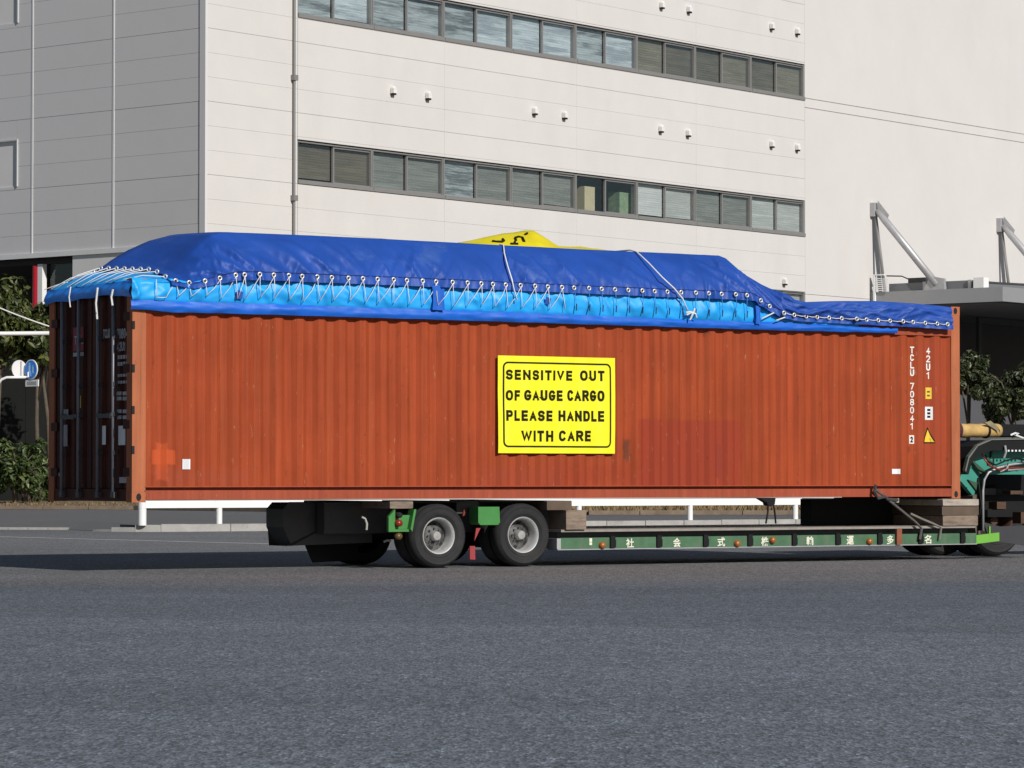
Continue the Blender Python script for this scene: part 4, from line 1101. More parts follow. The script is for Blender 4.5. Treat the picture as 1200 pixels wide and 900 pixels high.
TR.part('gooseneck_leg', MB().prism([F(*q, 0.3) for q in ((1140, 581), (1149, 578), (1149, 626), (1144, 626), (1140, 600))], (0, 0.3, 0), (1, 0, 0), (0, 0, 1), (0, 1.7, 0)), mat('dirty_steel', (0.13, 0.1, 0.085), 0.8, 0.25, 6))
(x0, z1_), (x1, z0_) = F(1142.5, 626.5), F(1170, 637)
TR.part('bumper_bar', MB().prism([(x0, z0_), (x1, z0_ + 0.035), (x1, z1_ + 0.025), (x0, z1_ - 0.01)], (0, -0.02, 0), (1, 0, 0), (0, 0, 1), (0, 0.06, 0)).box(x0 + 0.24, x0 + 0.265, -0.01, 0.02, z1_ - .01, z1_ + 0.11), M['lime'])

# ================================================================== TRACTOR
TC = Thing('tractor_unit', 'dark tractor unit cut by the right edge with a curved mudguard', 'truck', FC, (13.4, 1.2, 0))
lw, _ = F(1208, 600, 0.35)
make_wheel(TC, lw, 1.05, 0.5, 0.5, True, 1, 'rusty')
lw2, _ = F(1117, 600, 1.5)
make_wheel(TC, lw2 - 0.02, 1.62, 0.5, 0.5, True, 1, 'steel_dark')
def mg(x, y): return F(x, y, 0.2)
arc = [mg(*q) for q in ((1151.5, 622), (1151.5, 575), (1153, 562), (1158, 553.5), (1168, 548.5), (1184, 544.5), (1204, 541.5), (1250, 541.5))]
rows = [[(l, 0.2, z) for l, z in arc], [(l, 1.35, z) for l, z in arc]]
TC.part('mudguard', MB().grid(rows), M['black'], smooth=True)
TC.part('mudguard_edge', MB().tube([(l, 0.19, z) for l, z in arc], 0.018, 6), M['steel'], smooth=True)
TC.part('chassis_rail', MB().box(12.2, 17.5, 1.0, 1.15, 0.55, 0.85).box(12.2, 17.5, 1.7, 1.85, 0.55, 0.85), M['black'])
TC.part('mudguard_plate', MB().prism([F(*q, 0.25) for q in ((1153, 612), (1172, 617), (1215, 615), (1215, 641), (1170, 635), (1158, 628))], (0, 0.25, 0), (1, 0, 0), (0, 0, 1), (0, 0.03, 0)), mat('grey_rubber', (0.035, 0.035, 0.04), 0.6, 0.1, 6))
TC.part('shade_panel', MB().box(12.7, 15.5, 1.45, 1.5, 0.3, 1.3), M['black'])  # black plane added behind the wheel to keep the arch dark
# black equipment box and a bent bracket above the gooseneck
(x0, z1_), (x1, z0_) = F(1166, 497, 0.5), F(1240, 513, 0.5)
TC.part('equipment_box', MB().box(x0, x1, 0.5, 1.8, z0_ + 0.02, z1_), M['black'])
TC.part('fifth_wheel', MB().box(12.5, 13.6, 0.95, 1.9, 0.86, 0.95), M['steel_dark'])
pt = [F(*q, 0.45) for q in ((1184, 510), (1190, 507.5), (1194, 508), (1190, 510), (1206, 516))]
TC.part('bracket', MB().tube([(l, 0.45, z) for l, z in pt], 0.014, 6), M['sticker'])
for nm_, m_, q in (('air_hose', 'black', ((1151, 532), (1158, 541), (1167, 545), (1178, 540), (1190, 537), (1206, 540))),
                   ('air_hose', 'redlens', ((1152, 536), (1160, 546), (1172, 551), (1186, 548), (1206, 549))),
                   ('air_hose', 'black', ((1146, 560), (1148, 575), (1150, 592), (1147, 606))),
                   ('grab_bar', 'steel', ((1172, 553), (1180, 549), (1181, 543), (1181, 551), (1206, 549)))):
    TC.part(nm_, MB().tube([(F(x, y, 0.12)[0], 0.12, F(x, y, 0.12)[1]) for x, y in q], 0.013, 6), M[m_], smooth=True)
for x, y, ww, hh in ((1164, 588, .16, .10), (1180, 575, .22, .05), (1192, 600, .12, .16)):
    l, z = F(x, y, 0.7); TC.part('valve_block', MB().box(l, l + ww, 0.62, 0.8, z - hh, z), M['rusty'])
# tan canvas roll lying on the gooseneck
(x0, _), (x1, _) = F(1118, 505, 0.4), F(1176, 505, 0.4)
_, zc_ = F(1150, 504.5, 0.4)
rows = []
cr = Thing('canvas_roll', 'rolled tan canvas strapped on top of the green gooseneck', 'canvas roll', FC, ((x0 + x1) / 2, 0.55, zc_ - 0.1))
pts, rad_ = [], []
for i in range(25):
    u = i / 24; pts.append((x0 + (x1 - x0) * u, 0.5, zc_ + 0.012 * nz(u * 5, 3))); rad_.append(0.098 * (0.93 + 0.1 * nz(u * 9, 1) + (0.04 if i not in (0, 24) else -0.05)))
cr.part('roll', MB().tube(pts, rad_, 14), M['canvas'], smooth=True)
l, _ = F(1159, 505, 0.4)
cr.part('strap', MB().tube([(l, 0.5, zc_), (l + 0.035, 0.5, zc_)], 0.108, 14), M['black'])
l0, _ = F(1152, 500, 0.4); 
cr.part('flap', MB().grid([[(l0, 0.36, zc_ + 0.11), (l0 + 0.1, 0.36, zc_ + 0.135), (l0 + 0.22, 0.36, zc_ + 0.06), (l0 + 0.27, 0.36, zc_ - 0.0)], [(l0 + 0.05, 0.395, zc_ + 0.07), (l0 + 0.12, 0.385, zc_ + 0.055), (l0 + 0.2, 0.38, zc_ + 0.015), (l0 + 0.28, 0.38, zc_ - 0.03)]]), mat('grey_canvas', (0.33, 0.28, 0.17), 0.85, 0.2, 8), label='loose grey canvas flap folded over the roll')
l0, z0_ = F(1133, 507, 0.4)
cr.part('dark_end', MB().lathe([(0.104, -0.0), (0.107, 0.16)], (x0, 0.5, zc_), 14, 0), mat('maroon_cloth', (0.07, 0.02, 0.025), 0.9, 0.2, 8))

# ================================================================== TIMBERS UNDER THE CONTAINER
tb_group = 'timbers packed under the container'
def timber(x0, y0, x1, y1, w0, w1, m, label, topz=None, botz=None):
    (a, z1_), (b, z0_) = F(x0, y0, w0), F(x1, y1, w0)
    if topz is not None: z1_ = topz
    if botz is not None: z0_ = botz
    mb = MB(); e = 0.008
    mb.prism([(a, z0_ + e), (a + e, z0_), (b - e, z0_), (b, z0_ + e), (b, z1_ - e), (b - e, z1_), (a + e, z1_), (a, z1_ - e)], (0, w0, 0), (1, 0, 0), (0, 0, 1), (0, w1 - w0, 0))
    solo('timber_block', mb, M[m], FC, label, 'timber', tb_group)
zd = zt_hi + 0.003
ZCB = CB - 0.003
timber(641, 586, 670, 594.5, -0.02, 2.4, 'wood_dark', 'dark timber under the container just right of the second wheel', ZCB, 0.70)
timber(663.5, 595, 687, 622, -0.04, 2.4, 'wood', 'square brown timber block on the deck near the second wheel', 0.697, zd)
zz = [zd, zd + 0.14, zd + 0.27, ZCB]
timber(1105, 608, 1146, 619, -0.02, 2.4, 'wood', 'lowest timber of the stack under the right end post', zz[1] - .004, zz[0])
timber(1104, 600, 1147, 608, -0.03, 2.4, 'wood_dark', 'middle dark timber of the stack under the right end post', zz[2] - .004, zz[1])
timber(1105, 590, 1147, 599, -0.05, 2.4, 'wood_pale', 'pale top timber of the stack under the right end post', zz[2] + 0.085, zz[2])
timber(1104, 583.5, 1124, 590, -0.0, 2.4, 'wood', 'short brown packing piece between pale timber and end post', ZCB, zz[2] + 0.088)
timber(457, 587.5, 484, 596.5, 0.05, 2.3, 'wood', 'brown timber under the container above the green lamp bracket', ZCB, ZCB - 0.085)
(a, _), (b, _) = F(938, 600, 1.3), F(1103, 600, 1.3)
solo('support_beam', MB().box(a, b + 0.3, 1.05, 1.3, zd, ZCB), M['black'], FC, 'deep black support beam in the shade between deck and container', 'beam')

# ================================================================== CONTAINER
CT = Thing('shipping_container', 'forty foot rust red open top shipping container on the trailer', 'container', FC, (0, 0, CB))
LC, WC, HC = 12.192, 2.438, 2.591
def CP(mb): mb.v = [(x, y, z + CB) for x, y, z in mb.v]; return mb
# corrugated sides
def corr(l0, l1, z0, z1, wof, sgn):
    pitchc = 0.278; prof = []
    n = int((l1 - l0) / pitchc); st = (l1 - l0) / n
    for i in range(n):
        b = l0 + i * st
        prof += [(b, 0.0), (b + st * 0.28, 0.0), (b + st * 0.49, 0.038), (b + st * 0.79, 0.038)]
    prof.append((l1, 0.0))
    rows = []
    for k in range(13):
        z = z0 + (z1 - z0) * k / 12
        rows.append([(l, wof + sgn * (d + 0.006 * nz(l * 0.8, z * 0.9, sgn)), z) for l, d in prof])
    return MB().grid(rows)
zw0, zw1 = 0.185, 2.19
def wall_w(l, z):
    """width offset of the corrugated side at length l and height z (world)"""
    l0_, l1_ = 0.16, LC - 0.14
    st = (l1_ - l0_) / int((l1_ - l0_) / 0.278)
    u = ((l - l0_) / st) % 1.0
    return 0.012 + pl([(0, 0.0), (0.28, 0.0), (0.49, 0.038), (0.79, 0.038), (1.0, 0.0)], u) + 0.006 * nz(l * 0.8, (z - CB) * 0.9, 1)
def follow(mb, lift):
    mb.v = [(x, wall_w(x, z) - lift - (0.0075 - y), z) for x, y, z in mb.v]; return mb
CT.part('side_wall', CP(corr(0.16, LC - 0.14, zw0, zw1, 0.012, 1)), M['paint'], label='sunlit corrugated side wall')
CT.part('side_wall', CP(corr(0.16, LC - 0.14, zw0, zw1, WC - 0.012, -1)), M['paint'])
for s_, w0, w1 in ((1, 0.0, 0.11), (-1, WC - 0.11, WC)):
    r_ = MB()
    if s_ == 1:
        r_.box(0.16, LC - 0.15, 0.0, 0.12, zw0 - 0.012, zw0)
        r_.box(0.16, LC - 0.15, 0.075, 0.11, 0.032, zw0 - 0.0125)
        r_.box(0.16, LC - 0.15, 0.002, 0.074, 0.03, 0.138)
    else: r_.box(0.16, LC - 0.15, w0, w1, 0.03, zw0)
    CT.part('bottom_rail', CP(r_), M['paint_rail'])
    CT.part('top_rail', CP(MB().box(0.16, LC - 0.15, w0 + 0.001, w1, zw1, 2.31).box(0.16, LC - 0.15, w0 + 0.03, w1 - 0.03, 2.311, HC - 0.10)), M['paint_rail'])
for l0, l1 in ((0.0, 0.175), (LC - 0.15, LC)):
    for w0, w1 in ((0.0, 0.16), (WC - 0.16, WC)):
        po = CT.part('corner_post', CP(MB().box(l0 + 0.002, l1 - 0.002, w0 + 0.002, w1 - 0.002, 0.118, HC - 0.118)), M['paint_post'], label='rusty orange corner post')
        for z0_ in (0.0, HC - 0.118):
            CT.part('corner_casting', CP(MB().box(l0, l1, w0, w1, z0_, z0_ + 0.117)), M['paint_post'], po)
            lc = (l0 + l1) / 2
            CT.part('casting_hole', CP(MB().prism([(0.032 * math.cos(k * .5236), 0.045 * math.sin(k * .5236)) for k in range(12)], (lc, w0 - 0.0015 if w0 < 1 else w1 + 0.0015, z0_ + 0.06), (1, 0, 0), (0, 0, 1), (0, 0.001, 0))), M['hole'], po)
    if l0 == 0.0:
        for z in (0.56, 1.02, 1.5, 2.0):
            CT.part('hinge', CP(MB().box(-0.004, 0.03, -0.008, 0.012, z, z + 0.09)), M['hole'])
# floor, front bulkhead, sill, header
CT.part('floor', CP(MB().box(0.1, LC - 0.1, 0.121, WC - 0.121, 0.10, 0.17)), M['wood_dark'])
CT.part('front_wall', CP(MB().box(LC - 0.1, LC - 0.06, 0.161, WC - 0.161, 0.12, HC - 0.2)), M['paint'])
CT.part('end_rail', CP(MB().box(LC - 0.13, LC - 0.02, 0.161, WC - 0.161, HC - 0.195, HC - 0.03).box(LC - 0.13, LC - 0.02, 0.161, WC - 0.161, 0.0, 0.118)), M['paint_rail'])
CT.part('door_sill', CP(MB().box(0.01, 0.14, 0.161, WC - 0.161, 0.01, 0.15)), M['paint_end_shade'])
CT.part('door_header', CP(MB().box(0.01, 0.14, 0.161, WC - 0.161, HC - 0.16, HC - 0.03)), M['paint_end_shade'])
for d_i, (w0, w1) in enumerate(((0.165, WC / 2 - 0.006), (WC / 2 + 0.006, WC - 0.165))):
    z0_, z1_ = 0.16, HC - 0.17
    prof = [(w0, 0.03), (w0 + 0.12, 0.03), (w0 + 0.15, 0.062)]
    wd_ = (w1 - w0 - 0.3) / 3
    for k in range(3):
        b = w0 + 0.15 + k * wd_
        prof += [(b + wd_ * 0.3, 0.062), (b + wd_ * 0.4, 0.03), (b + wd_ * 0.7, 0.03), (b + wd_ * 0.8, 0.062)]
    prof += [(w1 - 0.15, 0.062), (w1 - 0.12, 0.03), (w1, 0.03)]
    dr = CT.part('door', CP(MB().grid([[(d, w_, z) for w_, d in prof] for z in (z0_, z1_)])), M['paint_end_shade'])
    CT.part('door_gasket', CP(MB().box(0.035, 0.07, w0 - 0.004, w0 + 0.012, z0_, z1_).box(0.02, 0.07, w1 - 0.012, w1 + 0.004, z0_, z1_)), M['hole'], dr)
    for w_ in (w0 + (w1 - w0) * (0.30 if d_i == 0 else 0.25), w0 + (w1 - w0) * (0.72 if d_i == 0 else 0.72)):
        rod = CT.part('locking_rod', CP(MB().tube([(-0.022, w_, 0.06), (-0.022, w_, HC - 0.06)], 0.021, 10)), mat('rod_zinc', (0.17, 0.175, 0.2), 0.45, 0.15, 6, metal=0.3), dr, smooth=True)
        km = MB()
        for z in (0.05, HC - 0.13): km.box(-0.035, 0.009, w_ - 0.05, w_ + 0.05, z, z + 0.07)
        for z in (0.55, 1.0, 1.35, 1.9): km.box(-0.03, 0.029, w_ - 0.035, w_ + 0.035, z, z + 0.05)
        CT.part('cam_keeper', CP(km), M['steel_dark'], dr)
        CT.part('handle', CP(MB().obox((-0.04, w_, 1.02), (-0.045, w_ - 0.42 if w_ > w0 + 0.4 else w_ + 0.38, 1.0), 0.02, 0.045)), M['steel_dark'], dr)
    for z in (0.3, 0.85, 1.5, 2.1):
        hw = w0 if d_i == 0 else w1
        CT.part('hinge', CP(MB().box(-0.0, 0.03, hw - 0.09, hw + 0.09, z, z + 0.1)), M['paint_end_shade'], dr)
def on_end(name, x0, y0, x1, y1, m, th=0.003, lx=0.026):
    (a, z1_), (b, z0_) = FE(x0, y0, lx), FE(x1, y1, lx)
    CT.part(name, MB().box(lx - th, lx, min(a, b), max(a, b), z0_, z1_), M[m])
on_end('placard', 120, 499, 124, 0 + 521, 'sticker', lx=0.004 - 0.0)
on_end('placard', 139, 499, 147, 521.5, 'sticker')
on_end('placard', 72, 498, 79, 523, 'faded')
on_end('sticker', 74, 480, 80, 488, 'faded')
on_end('sticker', 140, 559, 151, 566, 'faded')
on_end('sticker', 66, 554, 70, 558, 'faded')
on_end('logo_plate', 86, 384, 98, 411, 'logo')
on_end('sticker', 86, 413.5, 98, 417, 'faded', lx=0.022)
on_end('sticker', 91, 464, 95, 478, 'sticker_yellow')
def end_text(s, x0, y0, x1, y1, m='faded', lx=0.0225):
    (a, z1_), (b, z0_) = FE(x0, y0, lx), FE(x1, y1, lx)
    CT.part('lettering', stroke_text(s, (lx, a, z0_), (0, -1, 0), (0, 0, 1), abs(a - b), z1_ - z0_, 0.17), M[m])
end_text('TAL', 87, 394, 98, 403, lx=0.0222)
end_text('TCLU', 121, 386, 129, 396)
end_text('708041', 137, 385.5, 152, 396)
end_text('42U1', 137, 401, 147, 411)
for i, (y0, y1) in enumerate(((416, 421), (424, 429), (438, 442), (446, 450))):
    (a, z1_), (b, z0_) = FE(138, y0, 0.024), FE(151, y1, 0.024)
    for q in range(4):
        u0 = a + (b - a) * q / 4; u1 = a + (b - a) * (q + 0.75) / 4
        CT.part('marking', MB().box(0.021, 0.024, min(u0, u1), max(u0, u1), z0_ + 0.01, z1_ - 0.005), M['faded'])
for i, (x0, y0) in enumerate(((137, 459), (144, 459), (137, 465), (144, 465), (137, 480), (144, 480), (137, 487), (144, 487))):
    on_end('marking', x0, y0, x0 + 5.5, y0 + 4, 'faded')
# stencils on the long side
def side_text(s, x0, y0, x1, y1, m='stencil', bold=0.015):
    (a, z1_), (b, z0_) = F(x0, y0), F(x1, y1)
    CT.part('lettering', follow(stroke_text(s, (a, 0.0075, z0_), (1, 0, 0), (0, 0, 1), b - a, z1_ - z0_, 0.2 if s in 'TCLU' else 0.17), 0.004), M[m])
ys = [406 + i * 8.9 for i in range(4)] + [448.5 + i * 9.35 for i in range(6)]
for ch, y in zip('TCLU708041', ys): side_text(ch, 1068.8, y, 1073.4, y + 8)
for i, ch in enumerate('42U1'): side_text(ch, 1087.6, 406.5 + i * 9.7, 1092.4, 406.5 + i * 9.7 + 8.4)
def side_plate(name, x0, y0, x1, y1, m, w0=0.0068, w1=0.009):
    (a, z1_), (b, z0_) = F(x0, y0), F(x1, y1)
    lift = 0.003 + max(0, (0.0068 - w0)) * 1.0
    cols = [a + (b - a) * k / 10 for k in range(11)]
    return CT.part(name, MB().grid([[(l, wall_w(l, z) - lift, z) for l in cols] for z in (z0_, (z0_ + z1_) / 2, z1_)]), M[m])
side_plate('check_digit_box', 1068, 510, 1073.5, 520, 'stencil'); 
(a, z1_), (b, z0_) = F(1069.3, 511.5), F(1072.3, 518.5)
CT.part('lettering', follow(stroke_text('2', (a, 0.0075, z0_), (1, 0, 0), (0, 0, 1), b - a, z1_ - z0_), 0.005), M['paint_end_shade'])
side_plate('sticker', 1087, 454, 1093.5, 467.5, 'sticker_yellow'); side_plate('sticker', 1086.5, 476.5, 1094.5, 492, 'sticker')
for y in (458, 462.5): side_plate('marking', 1088.8, y, 1092, y + 2, 'wood_dark', 0.0045, 0.0066)
for y in (479, 483, 487): side_plate('marking', 1089, y, 1092.5, y + 2.6, 'ink', 0.0045, 0.0066)
def tri_plate(pts, m, lift):
    (ax_, az), (bx_, bz), (cx_, cz) = [F(*q) for q in pts]
    rows = []
    for i in range(6):
        v = i / 5; x0_, x1_ = ax_ + (cx_ - ax_) * v, ax_ + (bx_ - ax_) * v; z = az + (bz - az) * v
        rows.append([(x0_ + (x1_ - x0_) * k / 8, wall_w(x0_ + (x1_ - x0_) * k / 8, z) - lift, z) for k in range(9)])
    CT.part('warning_triangle', MB().grid(rows), M[m])
tri_plate(((1089.3, 500), (1097.5, 519.5), (1083.5, 519.5)), 'ink', 0.003)
tri_plate(((1089.5, 503.5), (1095.5, 518), (1085, 518)), 'sticker_yellow', 0.005)
side_plate('sticker', 1047.5, 549.5, 1056, 555.5, 'sticker', 0.0, 0.009)
side_plate('sticker', 215.5, 538, 223, 550, 'sticker', 0.0, 0.009)

# ================================================================== YELLOW NOTICE
c4 = [F(*q) for q in ((583, 416.5), (720, 419.2), (720, 531.5), (583.5, 531))]
x0, x1 = c4[0][0], c4[1][0]; z0_, z1_ = min(c4[2][1], c4[3][1]), c4[0][1]
YS = Thing('notice_sheet', 'square fluorescent yellow notice sheet stuck on the red container side', 'notice', FC, ((x0 + x1) / 2, 0.0, z0_))
YW = -0.018
def ripple(x, z):
    return 0.010 * nz(x * 1.7, z * 1.9, 3.3) + 0.0045 * math.sin((x - 0.16) * 2 * math.pi / 0.2788 + 0.6) + 0.004 * nz(x * 6, z * 5, 1.1)
def wavy(mb):
    mb.v = [(x, y + ripple(x, z), z) for x, y, z in mb.v]; return mb
fr_ = [[(x0 + (x1 - x0) * k / 48, YW, z0_ + (z1_ - z0_) * j / 20) for k in range(49)] for j in range(21)]
bk_ = [[(x, y + 0.004, z) for x, y, z in reversed(r_)] for r_ in fr_]
rim_ = [fr_[0], [(x, y + 0.004, z) for x, y, z in fr_[0]]]
YS.part('sheet', wavy(MB().grid(fr_).grid(bk_).grid(rim_)), M['yellow'], smooth=True, angle=40)
def rr(a, b, c, d, r, n=6):
    out = []
    for cx_, cz_, st in ((b - r, d - r, 0), (a + r, d - r, 1), (a + r, c + r, 2), (b - r, c + r, 3)):
        for k in range(n + 1):
            t = (st + k / n) * math.pi / 2; out.append((cx_ + r * math.cos(t), cz_ + r * math.sin(t)))
    return out
(bx0, bz1), (bx1, bz0) = F(588.5, 423.6), F(715.2, 524.8)
def dense(pts, m_=26):
    out = []
    for p, q in zip(pts, pts[1:] + pts[:1]):
        k_ = m_ if math.hypot(q[0] - p[0], q[1] - p[1]) > 0.2 else 1
        out += [(p[0] + (q[0] - p[0]) * t / k_, p[1] + (q[1] - p[1]) * t / k_) for t in range(k_)]
    return out
o_, i_ = rr(bx0, bx1, bz0, bz1, 0.07), rr(bx0 + 0.023, bx1 - 0.023, bz0 + 0.021, bz1 - 0.021, 0.05)
o_, i_ = dense(o_), dense(i_)
n = len(o_)
vs = [(p[0], YW - 0.0030, p[1]) for p in o_] + [(p[0], YW - 0.0030, p[1]) for p in i_]
YS.part('border', wavy(MB().add(vs, [(k, (k + 1) % n, (k + 1) % n + n, k + n) for k in range(n)])), M['ink'])
for body, px0, py0, px1, py1 in (('SENSITIVE', 591.5, 433, 670, 446.3), ('OUT', 678.5, 434, 707.5, 446.8),
                              ('OF', 591.5, 457, 609, 469.6), ('GAUGE', 613, 456.8, 658.5, 470), ('CARGO', 663.5, 457, 707, 470.6),
                              ('PLEASE', 591.8, 480.5, 646.5, 493.7), ('HANDLE', 653.5, 481, 706.7, 494.2), ('WITH', 609.5, 504.4, 648, 517.6), ('CARE', 654, 504.4, 691.5, 517.4)):
    (a, zt_), (b, zb_) = F(px0, py0), F(px1, py1)
    YS.part('lettering', wavy(stroke_text(body, (a, YW - 0.0015, zb_), (1, 0, 0), (0, 0, 1), b - a, zt_ - zb_)), M['ink'])

# ================================================================== TARPAULINS
# dark blue tarpaulin over the cargo
edge = [F(x, y, -0.06) for x, y in ((199.5, 333), (225, 337.5), (250, 333), (275, 328), (300, 327.5), (450, 333), (600, 339.5), (750, 346), (862, 350.5), (880, 352), (886, 357), (900, 364), (914, 372), (935, 375.5), (1000, 379), (1060, 382), (1113, 385.5))]
WT = 0.45
top = [F(x, y, WT) for x, y in ((200, 318), (215, 306), (232, 287), (248, 275), (262, 272), (340, 275), (450, 280), (580, 287), (700, 293), (842, 299.5), (850, 303), (870, 320), (888, 338), (903, 351.5), (918, 355), (960, 353.5), (1000, 353), (1045, 356), (1075, 358.5), (1100, 362), (1113, 368))]
ZT = CB + HC
topf = [F(x, y, WC - WT) for x, y in ((98, 326), (112, 317.5), (122, 311), (130, 305), (150, 293), (175, 282), (200, 275.5), (222, 274))]
DT = Thing('dark_tarpaulin', 'dark blue tarpaulin draped over the cargo above the container', 'tarpaulin', FC, (6, WC / 2, ZT))
l0, l1 = edge[0][0], edge[-1][0] + 0.02
ey_px = [206, 212.5 + 9, 239, 256.5, 274, 283] + [300.5 + i * 17.45 for i in range(6)] + [407 + i * 17.2 for i in range(10)] + [576 + i * 16.3 for i in range(6)] + [672 + i * 15.55 for i in range(13)] + [872, 887, 900, 914.5, 928, 942, 956, 970.5, 985, 999, 1013, 1027, 1040.5, 1054.5, 1068, 1082, 1095.5, 1107]
ey_l = [F(x, pl([(0, 330), (1200, 385)], x), -0.06)[0] for x in ey_px]
NI = 860
acs = [0, .03, .06, .09, .13, .17, .21, .25, .3, .35, .4, .45, .5, .55, .6, .65, .7, .75, .8, .85, .89, .92, .95, .975, 1.0]
def ztf(l):
    return pl(topf, l) if l < topf[-1][0] else min(pl(top, l) - 0.0, topf[-1][1] + 9)
CRS = []
rc_ = random.Random(31)
def crs(x, spread, n, top_a=(0.75, 1.0), bot_a=(0.05, 0.45), amp=(0.012, 0.03)):
    lc = F(x, 300, 0.1)[0]
    for _ in range(n):
        CRS.append((lc + rc_.uniform(-.12, .12), rc_.uniform(*top_a), lc + rc_.uniform(-spread, spread), rc_.uniform(*bot_a), rc_.uniform(*amp) * rc_.choice((1, 1, -0.7))))
crs(262, 0.75, 16, (0.85, 1.0), (0.05, 0.5), (0.015, 0.04)); crs(238, 0.4, 6); crs(375, 0.5, 5, (0.4, 0.8)); crs(488, 0.5, 9); crs(600, 0.55, 9); crs(660, 0.4, 4, (0.4, 0.9)); crs(745, 0.4, 5); crs(818, 0.35, 9, (0.8, 1.0), (0.0, 0.4), (0.015, 0.035)); crs(850, 0.3, 10, (0.8, 1.0), (0.0, 0.3), (0.02, 0.04)); crs(872, 0.35, 7, (0.6, 1.0), (0.0, 0.3))
for _ in range(26):
    lq = rc_.uniform(9.4, 12.0); CRS.append((lq, rc_.uniform(0.6, 0.95), lq - rc_.uniform(0.2, 0.7), rc_.uniform(0.1, 0.5), rc_.uniform(0.012, 0.028)))
for _ in range(30):
    lq = rc_.uniform(0.7, 9.0); CRS.append((lq, rc_.uniform(0.25, 0.5), lq + rc_.uniform(-.08, .08), 0.02, rc_.uniform(0.008, 0.02)))
def crease_at(l, a):
    t = 0.0
    for (la_, aa, lb_, ab, am) in CRS:
        if l < min(la_, lb_) - 0.2 or l > max(la_, lb_) + 0.2: continue
        dx, dy = lb_ - la_, (ab - aa) * 0.55
        px_, py_ = l - la_, (a - aa) * 0.55
        k = (px_ * dx + py_ * dy) / (dx * dx + dy * dy)
        over_ = max(0, -k, k - 1); k = min(1, max(0, k))
        d = math.hypot(px_ - k * dx, py_ - k * dy)
        t += am * math.exp(-d / 0.028) * (0.35 + 0.65 * math.sin(math.pi * min(1, max(0, 0.1 + 0.8 * k))))
    return t
def prof_pt(l, a, far=False):
    """a in 0..1 up the near side"""
    ze, zt_ = pl(edge, l), (ztf(l) if far else pl(top, l))
    hgt = zt_ - ze
    z = ze + hgt * a
    low = (1 - min(1, max(0, (hgt - 0.38) / 0.2))) * min(1, max(0, (l - 8.9) / 0.4))
    wv = -0.06 + (WT + 0.06) * ((a ** 1.6 * 0.8 + 0.2 * a) * (1 - low) + low * max(0, (a - 0.93) / 0.07) ** 1.5)
    # folds: fan out from the top corners and the eyelets
    near = min(abs(l - q) for q in ey_l)
    ten = math.exp(-(near / 0.045) ** 2) * max(0, 1 - a * 3.0)
    lt = l + 0.25 * (a - 0.4) * math.sin(l * 0.9 + 1.0)
    f1 = (1 - abs(nz(lt * 1.15, a * 0.5, 2.0)) * 2)
    f2 = max(0, 1 - abs(nz(lt * 2.6 + a * 1.2, a * 0.4, 7.0)) * 4.5)
    f3 = max(0, 1 - abs(nz(lt * 6.5 - a * 2.0, a * 0.8, 11.0)) * 3.5) * max(0, 0.75 - a)
    end = math.exp(-((l - 1.75) / 0.8) ** 2) + math.exp(-((l - 8.6) / 0.7) ** 2)
    if l > 9.2: 
        f2 = max(0, 1 - abs(nz(l * 1.3 + a * 3.0, a * 2.0 - l * 0.3, 7.0)) * 4); f3 *= 0.5
    amp = 0.6 + 1.1 * end
    d = 0.03 * f1 + 0.05 * f2 * amp * (0.35 + math.sin(math.pi * min(1, a + 0.1))) + 0.05 * f3 - 0.022 * ten
    if not far: d += crease_at(l, a)
    d *= min(1.0, (1 - a) * 4 + 0.25)
    return (l, wv - d * 0.95, z + d * 0.3 * max(0, a - 0.4))
def dark_end(wv):
    """height of the dark cover's left edge at width wv"""
    pr = sorted([(q[1], q[2]) for q in (prof_pt(l0, a) for a in acs)] + [(WC - q[1], q[2]) for q in (prof_pt(l0, a, True) for a in acs)])
    return pl(pr, wv)
# sky blue sheet hanging over the top edge
CY_END = F(1004, 360)[0]
STEP_END = F(886, 360)[0]
HEM_END = F(1049, 388)[0]
bot = [(F(x, y)[0], F(x, y)[1]) for x, y in ((155, 362.5), (200, 366), (300, 368.5), (450, 373), (600, 377.5), (760, 382.5), (900, 387), (1049, 390.5))]
mid = [(F(x, y)[0], F(x, y)[1]) for x, y in ((155, 352), (200, 353), (300, 356), (450, 361), (600, 366), (760, 373), (880, 377.5), (910, 377), (1000, 383), (1049, 385))]
ZT = CB + HC
SB = Thing('blue_sheet', 'bright sky blue sheet skirting the top edge of the container', 'tarpaulin', FC, (4, 0, CB + 2.2))
def crease(l, z, seed=0.0):
    dg_ = 0.03 * max(0, 1 - abs(nz(l * 3.1 + z * 2.4, z * 1.5 - l * 0.6, seed + 13)) * 5)
    return dg_ + crease0(l, z, seed)
def crease0(l, z, seed=0.0):
    return (0.014 * nz(l * 1.6, z * 5, seed) + 0.012 * (1 - abs(nz(l * 2.2 + z * 1.3, z * 6 + l * 0.7, seed + 5))) ** 4 + 0.008 * (1 - abs(nz(l * 5 - z * 3, z * 7, seed + 9)) * 2)) 
rows = []
NL = 460
